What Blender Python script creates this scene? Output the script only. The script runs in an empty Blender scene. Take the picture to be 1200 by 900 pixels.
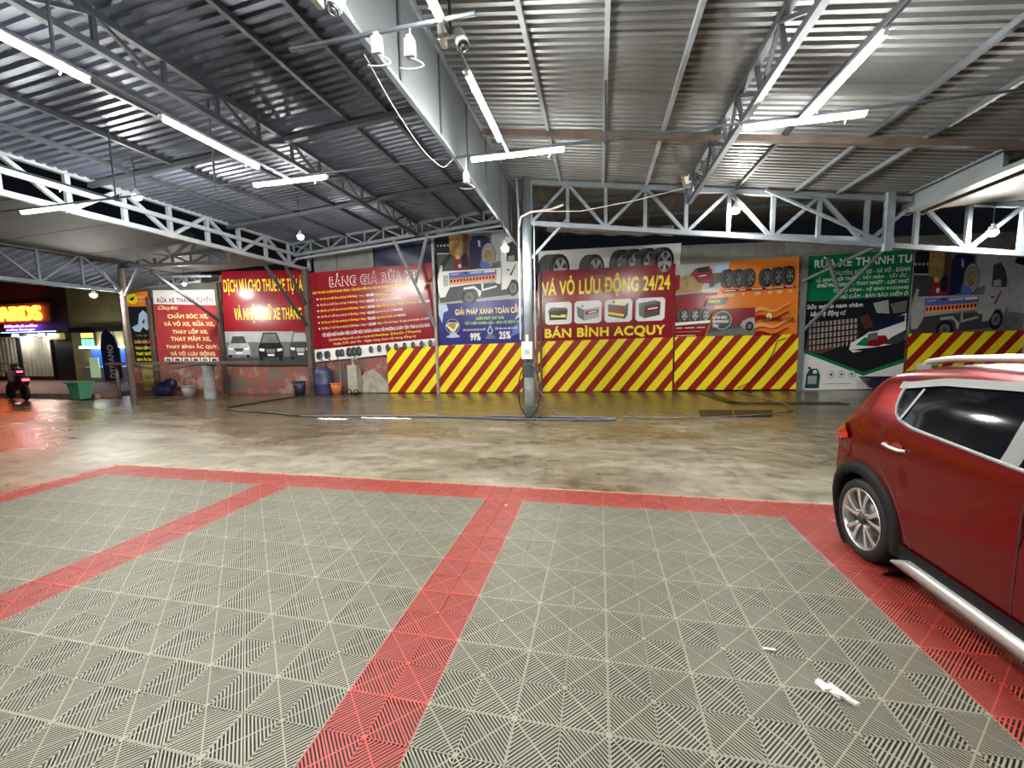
import bpy, math, random
from mathutils import Vector, Matrix
random.seed(7)
S = bpy.context.scene
COL = S.collection
# ------------------------------------------------------------------ camera, world, exposure
FPX = 476.216; YAW, PITCH, ROLL = 0.21012, 0.10193, 0.01922
CAM = Vector((.9518, -1.7704, 1.6488))
def cam_basis():
    cy, sy, cp, sp = math.cos(YAW), math.sin(YAW), math.cos(PITCH), math.sin(PITCH)
    F = Vector((-sy*cp, cy*cp, -sp)); r = Vector((cy, sy, 0)); d = F.cross(r)
    cr, sr = math.cos(ROLL), math.sin(ROLL)
    return cr*r + sr*d, -sr*r + cr*d, F
r_, d_, f_ = cam_basis()
cd = bpy.data.cameras.new('camera'); co = bpy.data.objects.new('camera', cd); COL.objects.link(co)
cd.sensor_width = 36; cd.lens = 36*FPX/1200; cd.clip_start = .02; cd.clip_end = 300
co.matrix_world = Matrix(((r_.x, -d_.x, -f_.x, CAM.x), (r_.y, -d_.y, -f_.y, CAM.y), (r_.z, -d_.z, -f_.z, CAM.z), (0, 0, 0, 1)))
S.camera = co
S.view_settings.view_transform = 'Standard'; S.view_settings.look = 'None'
S.view_settings.gamma = 1; S.view_settings.use_curve_mapping = False
S.view_settings.exposure = 1.3
W = bpy.data.worlds.new('night'); S.world = W; W.use_nodes = True
W.node_tree.nodes['Background'].inputs[0].default_value = (.0016, .0019, .003, 1)
W.node_tree.nodes['Background'].inputs[1].default_value = 1.0
TUBE_E = 150.0; BULB_E = 900.0

# ------------------------------------------------------------------ materials
MATS = {}
def M(name, col=(.5, .5, .5), rough=.5, metal=0, var=0, scale=8, bump=0, coat=0, emit=0, col2=None, bscale=None, rvar=0, spec=.5, stretch=None):
    if name in MATS: return MATS[name]
    m = bpy.data.materials.new(name); m.use_nodes = True; MATS[name] = m
    nt = m.node_tree; b = nt.nodes['Principled BSDF']
    b.inputs['Base Color'].default_value = (*col, 1); b.inputs['Roughness'].default_value = rough
    b.inputs['Metallic'].default_value = metal; b.inputs['Coat Weight'].default_value = coat
    b.inputs['Coat Roughness'].default_value = .06; b.inputs['Specular IOR Level'].default_value = spec
    if emit:
        b.inputs['Emission Color'].default_value = (*col, 1); b.inputs['Emission Strength'].default_value = emit
    if var or bump or rvar:
        tc = nt.nodes.new('ShaderNodeTexCoord'); mp = nt.nodes.new('ShaderNodeMapping')
        nt.links.new(tc.outputs['Object'], mp.inputs[0])
        if stretch: mp.inputs['Scale'].default_value = stretch
        n = nt.nodes.new('ShaderNodeTexNoise'); n.inputs['Scale'].default_value = scale; n.inputs['Detail'].default_value = 6; n.inputs['Roughness'].default_value = .62
        nt.links.new(mp.outputs[0], n.inputs['Vector'])
        if var:
            rp = nt.nodes.new('ShaderNodeValToRGB'); rp.color_ramp.elements[0].position = .32; rp.color_ramp.elements[1].position = .68
            c2 = col2 or tuple(max(0, c*(1-var)) for c in col)
            rp.color_ramp.elements[0].color = (*c2, 1); rp.color_ramp.elements[1].color = (*col, 1)
            nt.links.new(n.outputs['Fac'], rp.inputs[0]); nt.links.new(rp.outputs[0], b.inputs['Base Color'])
        if rvar:
            mr = nt.nodes.new('ShaderNodeMapRange'); mr.inputs[1].default_value = .3; mr.inputs[2].default_value = .7
            mr.inputs[3].default_value = max(.02, rough-rvar); mr.inputs[4].default_value = rough+rvar
            nt.links.new(n.outputs['Fac'], mr.inputs[0]); nt.links.new(mr.outputs[0], b.inputs['Roughness'])
        if bump:
            n2 = nt.nodes.new('ShaderNodeTexNoise'); n2.inputs['Scale'].default_value = bscale or scale*6; n2.inputs['Detail'].default_value = 4
            nt.links.new(mp.outputs[0], n2.inputs['Vector'])
            bp = nt.nodes.new('ShaderNodeBump'); bp.inputs['Strength'].default_value = bump; bp.inputs['Distance'].default_value = .02
            nt.links.new(n2.outputs['Fac'], bp.inputs['Height']); nt.links.new(bp.outputs[0], b.inputs['Normal'])
    return m
def floor_material():
    m = bpy.data.materials.new('wet_concrete'); m.use_nodes = True; nt = m.node_tree; b = nt.nodes['Principled BSDF']; L = nt.links
    tc = nt.nodes.new('ShaderNodeTexCoord')
    def noise(s, det=6, st=None, ro=.6):
        mp = nt.nodes.new('ShaderNodeMapping'); L.new(tc.outputs['Object'], mp.inputs[0])
        if st: mp.inputs['Scale'].default_value = st
        n = nt.nodes.new('ShaderNodeTexNoise'); n.inputs['Scale'].default_value = s; n.inputs['Detail'].default_value = det; n.inputs['Roughness'].default_value = ro
        L.new(mp.outputs[0], n.inputs['Vector']); return n.outputs['Fac']
    def ramp(x, stops):
        r = nt.nodes.new('ShaderNodeValToRGB'); e = r.color_ramp.elements
        while len(e) < len(stops): e.new(.5)
        for i, (p, c) in enumerate(stops): e[i].position = p; e[i].color = (*c, 1)
        L.new(x, r.inputs[0]); return r.outputs[0]
    big = noise(.42, 5, (.55, 1.2, 1)); fine = noise(5, 8); mid = noise(1.7, 7, (.6, 1.4, 1))
    c1 = ramp(mid, [(.3, (.13, .112, .085)), (.5, (.205, .182, .142)), (.7, (.29, .265, .212))])
    c2 = ramp(fine, [(.36, (.42, .39, .35)), (.5, (.85, .83, .78)), (.66, (1.15, 1.13, 1.06))])
    mx = nt.nodes.new('ShaderNodeMix'); mx.data_type = 'RGBA'; mx.blend_type = 'MULTIPLY'; mx.inputs[0].default_value = .8
    L.new(c1, mx.inputs[6]); L.new(c2, mx.inputs[7])
    sx = nt.nodes.new('ShaderNodeSeparateXYZ'); L.new(tc.outputs['Object'], sx.inputs[0])
    my = nt.nodes.new('ShaderNodeMapRange'); L.new(sx.outputs['Y'], my.inputs[0]); my.inputs[1].default_value = 3.5; my.inputs[2].default_value = 8.5; my.inputs[3].default_value = -.05; my.inputs[4].default_value = .13
    aw = nt.nodes.new('ShaderNodeMath'); aw.operation = 'ADD'; L.new(big, aw.inputs[0]); L.new(my.outputs[0], aw.inputs[1])
    wet = ramp(aw.outputs[0], [(.38, (0, 0, 0)), (.58, (1, 1, 1))])      # wet patches (darker and smooth) versus damp concrete
    mw = nt.nodes.new('ShaderNodeMix'); mw.data_type = 'RGBA'; mw.blend_type = 'MULTIPLY'
    L.new(wet, mw.inputs[0]); L.new(mx.outputs[2], mw.inputs[6]); mw.inputs[7].default_value = (.58, .52, .42, 1)
    L.new(mw.outputs[2], b.inputs['Base Color'])
    mr = nt.nodes.new('ShaderNodeMapRange'); L.new(wet, mr.inputs[0]); mr.inputs[3].default_value = .42; mr.inputs[4].default_value = .10
    ad = nt.nodes.new('ShaderNodeMath'); ad.operation = 'MULTIPLY_ADD'; L.new(fine, ad.inputs[0]); ad.inputs[1].default_value = .14; L.new(mr.outputs[0], ad.inputs[2])
    L.new(ad.outputs[0], b.inputs['Roughness'])
    bp = nt.nodes.new('ShaderNodeBump'); bp.inputs['Strength'].default_value = .38; bp.inputs['Distance'].default_value = .02
    hn = noise(9, 8, (.6, 1.3, 1), .7); L.new(hn, bp.inputs['Height']); L.new(bp.outputs[0], b.inputs['Normal'])
    return m
STEEL = M('painted_grey_steel', (.165, .19, .215), .5, 0, .3, 3, .05)
STEELD = M('dark_grey_steel', (.055, .062, .075), .55, 0, .3, 3)
STEELL = M('pale_grey_steel', (.30, .33, .36), .45, 0, .25, 3)
RUST = M('rusty_dark_steel', (.12, .085, .065), .65, 0, .5, 5, .2)
ROOFR = M('weathered_tin_sheet', (.235, .235, .23), .42, .35, .35, 1.3, 0, rvar=.1, stretch=(1, .5, 1))
ROOFL = M('blue_grey_tin_sheet', (.118, .132, .178), .38, .35, .4, 1.1, 0, rvar=.1, stretch=(1, .5, 1))
SOFFIT = M('brown_flat_sheet', (.13, .115, .105), .6, 0, .25, 1.5)
SOFFITL = M('grey_brown_flat_sheet', (.12, .117, .115), .75, 0, .3, .9)
FASCIA = M('pale_grey_cladding', (.105, .115, .12), .5, .0, .2, 1.5)
WHITE = M('white_print', (.80, .80, .78), .3, spec=.5)
WPLAS = M('white_plastic', (.60, .59, .56), .4)
BLACK = M('black_plastic', (.015, .015, .017), .4)
RUBBER = M('black_rubber', (.02, .02, .021), .62, 0, .3, 30)
RED = M('red_print', (.27, .009, .020), .22, var=.15, scale=1.2)
DRED = M('maroon_print', (.22, .02, .03), .26)
YEL = M('yellow_print', (.92, .76, .02), .3)
CREAM = M('cream_print', (.85, .68, .30), .3)
ORANGE = M('orange_print', (.80, .22, .03), .22)
LORANGE = M('pale_orange_print', (.85, .36, .12), .3)
GREEN = M('green_print', (.006, .19, .075), .24)
BLUE = M('blue_print', (.035, .035, .22), .24, var=.25, scale=.8)
NAVY = M('navy_print', (.012, .016, .06), .3)
LIME = M('lime_print', (.45, .72, .10), .3)
BLK = M('black_print', (.016, .017, .02), .25)
GR1 = M('dark_grey_print', (.05, .052, .056), .3); GR2 = M('mid_grey_print', (.17, .175, .18), .3, var=.4, scale=5); GR3 = M('light_grey_print', (.42, .43, .44), .3, var=.2, scale=4)
BRN = M('brown_print', (.13, .05, .03), .3, var=.5, scale=4); SAND = M('sand_print', (.42, .27, .10), .3, var=.5, scale=5)
SKYB = M('pale_blue_print', (.42, .55, .72), .3); MBLUE = M('mid_blue_print', (.10, .14, .45), .3); PALEG = M('olive_print', (.10, .12, .06), .3, var=.5, scale=4)
STRED = M('dark_red_paint', (.33, .018, .012), .32, var=.15, scale=2); STYEL = M('yellow_paint', (.95, .78, .02), .30, var=.08, scale=2)
MATG = M('grey_green_plastic', (.26, .246, .182), .5, 0, .22, 2.2); MATR = M('red_plastic', (.43, .052, .036), .5, 0, .2, 2.2)
LED = M('led_tube_glow', (.98, 1, .95), .4, emit=TUBE_E)
LEDW = M('led_bulb_glow', (1, .98, .90), .4, emit=BULB_E)

# ------------------------------------------------------------------ helpers
def tag(o, label=None, cat=None, group=None, kind=None):
    if label: o['label'] = label
    if cat: o['category'] = cat
    if group: o['group'] = group
    if kind: o['kind'] = kind
    return o
def empty(name, loc=(0, 0, 0), rz=0, label=None, cat=None, group=None, kind=None, parent=None):
    o = bpy.data.objects.new(name, None); COL.objects.link(o); o.location = loc; o.rotation_euler = (0, 0, rz)
    o.empty_display_size = .1
    if parent: o.parent = parent
    return tag(o, label, cat, group, kind)
def perp(d):
    d = d.normalized(); up = Vector((0, 0, 1))
    if abs(d.z) > .97: up = Vector((0, 1, 0))
    a = d.cross(up).normalized(); return a, a.cross(d).normalized()
class MB:
    def __init__(s): s.v = []; s.f = []; s.m = []; s.sm = []; s.mats = []
    def mi(s, m):
        if m not in s.mats: s.mats.append(m)
        return s.mats.index(m)
    def add(s, vs, fs, m, smooth=False):
        o = len(s.v); s.v += [tuple(v) for v in vs]; k = s.mi(m)
        for f in fs: s.f.append(tuple(i+o for i in f)); s.m.append(k); s.sm.append(smooth)
        return s
    def box(s, a, b, m):
        x0, y0, z0 = a; x1, y1, z1 = b
        return s.add([(x0, y0, z0), (x1, y0, z0), (x1, y1, z0), (x0, y1, z0), (x0, y0, z1), (x1, y0, z1), (x1, y1, z1), (x0, y1, z1)],
                     [(0, 3, 2, 1), (4, 5, 6, 7), (0, 1, 5, 4), (1, 2, 6, 5), (2, 3, 7, 6), (3, 0, 4, 7)], m)
    def bar(s, p, q, w, h, m, up=None):
        p, q = Vector(p), Vector(q); a, b = perp(q-p)
        if up is not None:
            a = (q-p).cross(Vector(up)).normalized(); b = a.cross((q-p).normalized()).normalized()
        vs = [c + a*sx*w/2 + b*sz*h/2 for c in (p, q) for sx, sz in ((-1, -1), (1, -1), (1, 1), (-1, 1))]
        return s.add(vs, [(0, 1, 2, 3), (7, 6, 5, 4), (0, 4, 5, 1), (1, 5, 6, 2), (2, 6, 7, 3), (3, 7, 4, 0)], m)
    def tube(s, pts, r, m, n=8, cap=True):
        pts = [Vector(p) for p in pts]; rs = r if isinstance(r, (list, tuple)) else [r]*len(pts)
        vs = []; fs = []; ref = None
        for i, p in enumerate(pts):
            d = (pts[min(i+1, len(pts)-1)] - pts[max(i-1, 0)])
            if d.length < 1e-9: d = Vector((0, 0, 1))
            d.normalize()
            if ref is None: ref = perp(d)[0]
            a = (ref - d*ref.dot(d))
            a = a.normalized() if a.length > 1e-4 else perp(d)[0]
            ref = a; b = d.cross(a)
            for k in range(n):
                t = 2*math.pi*k/n; vs.append(p + (a*math.cos(t) + b*math.sin(t))*rs[i])
        for i in range(len(pts)-1):
            for k in range(n): fs.append((i*n+k, i*n+(k+1) % n, (i+1)*n+(k+1) % n, (i+1)*n+k))
        s.add(vs, fs, m, True)
        if cap: s.add(vs[:n], [tuple(range(n))[::-1]], m); s.add(vs[-n:], [tuple(range(n))], m)
        return s
    def lathe(s, prof, m, c=(0, 0, 0), axis='z', n=24, smooth=True):
        c = Vector(c); vs = []; fs = []
        for r, h in prof:
            for k in range(n):
                t = 2*math.pi*k/n; a, b = r*math.cos(t), r*math.sin(t)
                vs.append(c + Vector({'z': (a, b, h), 'x': (h, a, b), 'y': (a, h, b)}[axis]))
        for i in range(len(prof)-1):
            for k in range(n): fs.append((i*n+k, i*n+(k+1) % n, (i+1)*n+(k+1) % n, (i+1)*n+k))
        return s.add(vs, fs, m, smooth)
    def grid(s, P, m, smooth=True, flip=False):
        nr, nc = len(P), len(P[0]); vs = [p for row in P for p in row]; fs = []
        for i in range(nr-1):
            for j in range(nc-1):
                q = (i*nc+j, i*nc+j+1, (i+1)*nc+j+1, (i+1)*nc+j); fs.append(q[::-1] if flip else q)
        return s.add(vs, fs, m, smooth)
    def sphere(s, c, r, m, n=12, sc=(1, 1, 1)):
        c = Vector(c); prof = [(math.sin(math.pi*i/(n//2))*r, -math.cos(math.pi*i/(n//2))*r) for i in range(n//2+1)]
        vs = []; fs = []
        for rr, h in prof:
            for k in range(n):
                t = 2*math.pi*k/n; vs.append(c + Vector((rr*math.cos(t)*sc[0], rr*math.sin(t)*sc[1], h*sc[2])))
        for i in range(len(prof)-1):
            for k in range(n): fs.append((i*n+k, i*n+(k+1) % n, (i+1)*n+(k+1) % n, (i+1)*n+k))
        return s.add(vs, fs, m, True)
    def mesh(s, name, off=(0, 0, 0)):
        me = bpy.data.meshes.new(name); ox, oy, oz = off
        me.from_pydata([(x-ox, y-oy, z-oz) for x, y, z in s.v], [], s.f)
        for m in s.mats: me.materials.append(m)
        me.polygons.foreach_set('material_index', s.m); me.polygons.foreach_set('use_smooth', s.sm); me.update()
        return me
    def build(s, name, parent=None, local=False, label=None, cat=None, group=None, kind=None):
        # world coordinates unless local; a top-level mesh gets its origin at its own base
        root = parent
        off = Vector((0, 0, 0))
        if not local:
            if parent is None:
                xs, ys, zs = zip(*s.v); off = Vector(((min(xs)+max(xs))/2, (min(ys)+max(ys))/2, min(zs)))
            else:
                p = parent
                while p: off += p.location; p = p.parent
        o = bpy.data.objects.new(name, s.mesh(name, off)); COL.objects.link(o)
        if parent: o.parent = parent
        elif not local: o.location = off
        return tag(o, label, cat, group, kind)
def share(name, me, loc, parent=None, rz=0):
    o = bpy.data.objects.new(name, me); COL.objects.link(o); o.location = loc; o.rotation_euler = (0, 0, rz)
    if parent: o.parent = parent
    return o
TXT = {}
def _inside(pt, poly):
    x, y = pt; c = False
    for i in range(len(poly)):
        x1, y1 = poly[i-1]; x2, y2 = poly[i]
        if (y1 > y) != (y2 > y) and x < (x2-x1)*(y-y1)/(y2-y1)+x1: c = not c
    return c
def text_geo(body, bold=.02, shear=0):
    """outline text -> loops -> own fill (each outer contour with its holes), so that overlapping accents and bars stay solid"""
    k = (body, bold, shear)
    if k in TXT: return TXT[k]
    cu = bpy.data.curves.new('t', 'FONT'); cu.body = body; cu.size = 1; cu.shear = shear; cu.resolution_u = 2; cu.fill_mode = 'NONE' if False else 'BOTH'
    cu.space_character = 1.0+bold*1.5
    ob = bpy.data.objects.new('t', cu); COL.objects.link(ob); bpy.context.view_layer.update()
    try:
        cc = ob.to_curve(bpy.context.evaluated_depsgraph_get(), apply_modifiers=False)
        loops = []
        for sp in cc.splines:
            L = []
            bp = sp.bezier_points; n = len(bp)
            for q in range(n):
                a, b_ = bp[q], bp[(q+1) % n]; p0, p1, p2, p3 = a.co.xy, a.handle_right.xy, b_.handle_left.xy, b_.co.xy
                L.append(p0.copy())
                flat = (p3-p0).length
                if flat > 1e-5 and abs((p1-p0).cross(p3-p0))/flat + abs((p2-p0).cross(p3-p0))/flat > .004*1:
                    for t in ((.33, .67) if flat < .25 else (.25, .5, .75)):
                        u = 1-t; L.append(p0*u**3+p1*3*u*u*t+p2*3*u*t*t+p3*t**3)
            M_ = [L[0]]
            for p in L[1:]:
                if (p-M_[-1]).length > 1e-4: M_.append(p)
            if (M_[0]-M_[-1]).length < 1e-4: M_.pop()
            if len(M_) > 2: loops.append(M_)
    finally:
        ob.to_curve_clear()
    bpy.data.objects.remove(ob); bpy.data.curves.remove(cu)
    area = lambda L: sum(L[i-1].x*L[i].y-L[i].x*L[i-1].y for i in range(len(L)))/2
    out = []; ar = [area(L) for L in loops]; tl = [[tuple(p) for p in L] for L in loops]
    bb = [(min(p[0] for p in L), max(p[0] for p in L), min(p[1] for p in L), max(p[1] for p in L)) for L in tl]
    for n0, L in enumerate(loops):                     # embolden: outer contours grow, counters shrink
        hole = any(ar[m]*ar[n0] < 0 and bb[m][0] <= bb[n0][0] and bb[m][1] >= bb[n0][1] and bb[m][2] <= bb[n0][2] and bb[m][3] >= bb[n0][3] and all(_inside(p, tl[m]) for p in tl[n0][::2]) for m in range(len(loops)) if m != n0)
        sg = (1 if ar[n0] > 0 else -1)*(-1 if hole else 1)
        n = len(L); N_ = []
        for q in range(n):
            e1 = (L[q]-L[q-1]).normalized(); e2 = (L[(q+1) % n]-L[q]).normalized(); nn = Vector((e1.y+e2.y, -(e1.x+e2.x)))
            nn = nn.normalized() if nn.length > 1e-4 else Vector((e1.y, -e1.x))
            N_.append(L[q]+nn*sg*bold)
        out.append((N_, not hole))
    outers = [L for L, o in out if o]; holes = [L for L, o in out if not o]
    from mathutils.geometry import delaunay_2d_cdt
    vs, fs = [], []
    groups = [[o] for o in outers]
    for h in holes:
        best = None
        for g in groups:
            if _inside(h[0], [tuple(p) for p in g[0]]) and (best is None or abs(area(g[0])) < abs(area(best[0]))): best = g
        if best: best.append(h)
    for g in groups:
        o = len(vs); V2, E2 = [], []
        for L in g:
            b0 = len(V2); V2 += [Vector((p.x, p.y)) for p in L]; E2 += [(b0+q, b0+(q+1) % len(L)) for q in range(len(L))]
        rv, _, rf = delaunay_2d_cdt(V2, E2, [], 1, 1e-6)[:3]; ho = [[tuple(p) for p in L] for L in g[1:]]
        rf = [f for f in rf if not any(_inside((sum(rv[i].x for i in f)/len(f), sum(rv[i].y for i in f)/len(f)), h) for h in ho)]
        vs += [(p.x, p.y) for p in rv]; fs += [tuple(i+o for i in f) for f in rf]
    x0 = min(v[0] for v in vs); x1 = max(v[0] for v in vs); y0 = min(v[1] for v in vs); y1 = max(v[1] for v in vs)
    TXT[k] = ([((x-x0)/(x1-x0), (y-y0)/(y1-y0)) for x, y in vs], fs); return TXT[k]

# ------------------------------------------------------------------ floor and drain mat
mb = MB()
FM = floor_material()
mb.add([(-60, -14, 0), (30, -14, 0), (30, 40, 0), (-60, 40, 0)], [(0, 1, 2, 3)], FM)
mb.build('floor', local=True, kind='structure')
CELL = .2; TH = .022
def tile_mesh(name, mat):
    b = MB(); w = .0043; pitch = .0196
    def slat(p, q, wd, h=TH):
        p = Vector((p[0], p[1], 0)); q = Vector((q[0], q[1], 0)); a = (q-p).cross(Vector((0, 0, 1))).normalized()*wd/2
        vs = [p-a, p+a, q+a, q-a]; vs = [Vector((v.x, v.y, .001)) for v in vs] + [Vector((v.x, v.y, h)) for v in vs]
        b.add(vs, [(4, 5, 6, 7), (0, 1, 5, 4), (2, 3, 7, 6)], mat)
    for sx in (1, -1):
        for sy in (1, -1):
            c = .012
            while c < .39:
                e = .004
                if c <= CELL: p, q = (c, e), (e, c)
                else: p, q = (CELL-e, c-CELL+e), (c-CELL+e, CELL-e)
                slat((p[0]*sx, p[1]*sy), (q[0]*sx, q[1]*sy), w*1.5, TH-.0006)
                c += pitch
            slat((.0, .0), (CELL*sx, CELL*sy), .0056, TH+.0003)
    for t in (-CELL+.0028, 0, CELL-.0028):
        wd = .0042
        slat((t, -CELL), (t, CELL), wd, TH+.0003); slat((-CELL, t), (CELL, t), wd, TH+.0003)
    for x, y in ((0, 0), (CELL-.006, CELL-.006), (-CELL+.006, CELL-.006), (CELL-.006, -CELL+.006), (-CELL+.006, -CELL+.006)):
        n = 8; r = .010 if x == 0 else .008
        vs = [(x+r*math.cos(2*math.pi*k/n), y+r*math.sin(2*math.pi*k/n), z) for z in (.001, TH+.0012) for k in range(n)]
        b.add(vs, [tuple(range(n, 2*n))] + [(k, (k+1) % n, n+(k+1) % n, n+k) for k in range(n)], mat)
    return b
tg, tr = tile_mesh('mat_tile', MATG), tile_mesh('mat_tile', MATR)
meg, mer = tg.mesh('grey_tile'), tr.mesh('red_tile')
MATO = empty('drain_mat', (0, 2.4, 0), label='grey and red interlocking drainage floor mat marking the parking bays', cat='floor mat')
rest = MB()
for i in range(-14, 15):
    for j in range(0, 14):
        x, y = i*.4, 2.4-j*.4
        red = (j == 0) or (i % 7 == 0)
        if j < 10: share('mat_tile', mer if red else meg, (x, y-2.4, 0), MATO)
        elif abs(i) < 12 and j < 12:
            src = tr if red else tg
            rest.add([(vx+x, vy+y, vz) for vx, vy, vz in src.v], src.f, MATR if red else MATG)
rest.build('mat_tile', MATO, kind='stuff')
b = MB(); b.add([(-5.79, -2.3, .0012), (5.79, -2.3, .0012), (5.79, 2.59, .0012), (-5.79, 2.59, .0012)], [(0, 1, 2, 3)], M('gap_shade_black', (.007, .0065, .0055), .6, 0, .4, 4)); b.build('gap_shade_sheet', MATO)  # near-black sheet added under the tiles, painting shade into the slat gaps
# pale concrete lip along the far edge of the mat
b = MB(); b.box((-5.82, 2.602, 0), (5.82, 2.635, .012), M('pale_mortar', (.40, .34, .22), .7, 0, .3, 6)); b.build('trim_1', kind='structure')

# ------------------------------------------------------------------ roofs
def zR(x): return 4.95 - .14*(x+.4)
def zL(x): return 5.5 + .073*(x+.85)
def sheet_mesh(name, x0, x1, zf, width, waves, depth, mat, nseg=1):
    b = MB(); xs = [x0+(x1-x0)*k/nseg for k in range(nseg+1)]; P = []
    prof = []
    for k in range(waves):
        p = width/waves
        prof += [(k*p, 0), (k*p+.42*p, 0), (k*p+.56*p, depth), (k*p+.86*p, depth)]
    prof.append((width, 0))
    for y, dz in prof: P.append([(x, y, zf(x)+dz) for x in xs])
    b.grid(P, mat, smooth=False); return b.mesh(name)
CR = empty('ceiling_right', (2.5, 0, 4.6), kind='structure')
me = sheet_mesh('tin_sheet', -.85, 6.08, zR, 1.03, 9, .03, ROOFR)
for k in range(13):
    o = share('roof_sheet', me, (-2.5, -6.3+k*1.012, -4.6+.002*(k % 2)), CR)
for X in (.2, 1.03, 1.845, 3.42, 4.4, 5.07):
    mb = MB(); mb.bar((X, -6.2, zR(X)-.03), (X, 6.8, zR(X)-.03), .05, .06, STEELL if X < 2 else STEELD); mb.build('purlin', CR)
for Y in (4.72, -1.6):
    mb = MB(); mb.bar((-.82, Y, zR(-.82)-.09), (6.08, Y, zR(6.08)-.09), .07, .09, RUST); mb.build('rafter', CR)
CL = empty('ceiling_left', (-4.8, 0, 5.1), kind='structure')
me = sheet_mesh('tin_sheet', -8.8, -.9, zL, 1.03, 7, .032, ROOFL)
for k in range(18):
    share('roof_sheet', me, (4.8, -6.6+k*1.012, -5.1+.003*(k % 2)), CL)
for X in (-1.55, -2.35, -3.05, -5.5, -6.7, -7.65):
    mb = MB(); mb.bar((X, -6.2, zL(X)-.035), (X, 11.3, zL(X)-.035), .06, .07, STEELD); mb.build('purlin', CL)
for Y in (4.6, 7.6, -1.6):
    mb = MB(); mb.bar((-8.7, Y, zL(-8.7)-.10), (-.92, Y, zL(-.92)-.10), .08, .08, STEELD); mb.build('rafter', CL)
# flat soffit beyond the right-hand girder, rear lean-to roof and low left awning
CW = empty('ceiling_beyond_girder', (9.5, 2, 3.4), kind='structure')
for k in range(7):
    mb = MB(); y0 = -4.5+k*1.62
    mb.box((6.42, y0, 3.80), (13.4, y0+1.61, 3.83), SOFFIT); mb.build('soffit_panel', CW)
mb = MB(); mb.box((6.40, -4.5, 3.72), (6.48, 6.9, 3.80), RUST); mb.build('edge_beam', CW)
CB = empty('ceiling_rear', (6, 9.8, 5), kind='structure')
for k in range(15):
    x0 = -.9+k*1.01; mb = MB()
    P = [[(x0+.0*1, y, 4.98+.05*(y-6.9)) for y in (6.9, 13.2)]]
    for q in range(1, 9): P.append([(x0+q*.126, y, 4.98+.05*(y-6.9)+(.02 if q % 2 else 0)) for y in (6.9, 13.2)])
    mb.grid(P, SOFFIT, smooth=False); mb.build('roof_sheet', CB)
for Y in (8.6, 10.6):
    mb = MB(); mb.bar((-.8, Y, 4.98+.05*(Y-6.9)-.06), (13.5, Y, 4.98+.05*(Y-6.9)-.06), .08, .1, STEELD); mb.build('purlin', CB)
CA = empty('ceiling_awning', (-10.7, 5, 4.3), kind='structure')
for k in range(9):
    y0 = -4+k*1.52; mb = MB()
    vs = [(-8.85, y0, 4.28), (-8.85, y0+1.5, 4.28), (-12.75, y0+1.5, 4.14), (-12.75, y0, 4.14)]
    mb.add(vs + [(x, y, z+.02) for x, y, z in vs], [(0, 1, 2, 3), (7, 6, 5, 4), (0, 4, 5, 1), (1, 5, 6, 2), (2, 6, 7, 3), (3, 7, 4, 0)], SOFFITL); mb.build('roof_panel', CA)
for k in range(9):
    y0 = -4+k*1.52; mb = MB(); P = []
    for q in range(13):
        yy = y0+1.5*q/12; P.append([(-12.65, yy, 4.10+(.025 if q % 2 else 0)), (-15.2, yy, 3.58+(.025 if q % 2 else 0))])
    mb.grid(P, ROOFL, smooth=False); mb.build('roof_sheet', CA)
# fascia bulkhead between the two roofs
FA = empty('trim_2', (-.87, 3, 4.0), kind='structure')
for k in range(16):
    y0 = -5.0+k*1.0
    if y0 > 10.5: break
    zb = 4.07 if y0 < 3 else 4.07-.04*(y0-3)
    mb = MB(); mb.box((-.90, y0+.012, zb), (-.86, y0+.988, 5.52), FASCIA); mb.build('panel', FA)
    mb = MB(); mb.box((-.895, y0-.02, zb+.01), (-.845, y0+.02, 5.5), STEELD); mb.build('batten', FA)
mb = MB(); mb.bar((-.86, -5, 5.0), (-.86, 10.9, 5.0), .07, .07, STEEL); mb.build('rail', FA)
mb = MB(); mb.bar((-.87, -5, 4.06), (-.87, 3, 4.06), .05, .04, STEEL).bar((-.87, 3, 4.06), (-.87, 10.9, 3.75), .05, .04, STEEL); mb.build('rail', FA)

# ------------------------------------------------------------------ trusses and posts
def truss(name, label, p0, p1, q0, q1, n, w, mat, group=None, vert=True, cat='roof truss', wm=None, ww=None, zig=True):
    """p = bottom chord ends, q = top chord ends"""
    p0, p1, q0, q1 = map(Vector, (p0, p1, q0, q1)); t = empty(name, p0, label=label, cat=cat, group=group)
    mb = MB(); mb.bar(p0, p1, w, w, mat); mb.build('bottom_chord', t)
    mb = MB(); mb.bar(q0, q1, w, w, mat); mb.build('top_chord', t)
    ww = ww or w*.75
    for k in range(n+1):
        a = p0.lerp(p1, k/n); c = q0.lerp(q1, k/n)
        if vert: mb = MB(); mb.bar(a, c, ww, ww, wm or mat); mb.build('strut', t)
        if k < n and zig:
            a2 = p0.lerp(p1, (k+1)/n); c2 = q0.lerp(q1, (k+1)/n)
            mb = MB()
            if k % 2 == 0: mb.bar(a, c2, ww*.9, ww*.9, wm or mat)
            else: mb.bar(c, a2, ww*.9, ww*.9, wm or mat)
            mb.build('diagonal', t)
    return t
YT = 6.75
zb = lambda x: 4.07-.137*(x+.4); zt = lambda x: 4.87-.140*(x+.4)
truss('roof_truss', 'long grey sloping lattice truss running right from the centre column', (-.4, YT, zb(-.4)), (11.5, YT, zb(11.5)), (-.4, YT, zt(-.4)), (11.5, YT, zt(11.5)), 16, .085, STEEL)
mb = MB(); mb.bar((5.85, YT-.06, 3.1), (5.85, YT-.06, 4.12), .12, .1, STEEL); mb.bar((3.9, YT-.07, 4.3), (5.8, YT-.07, 3.25), .05, .04, STEEL)
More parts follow.
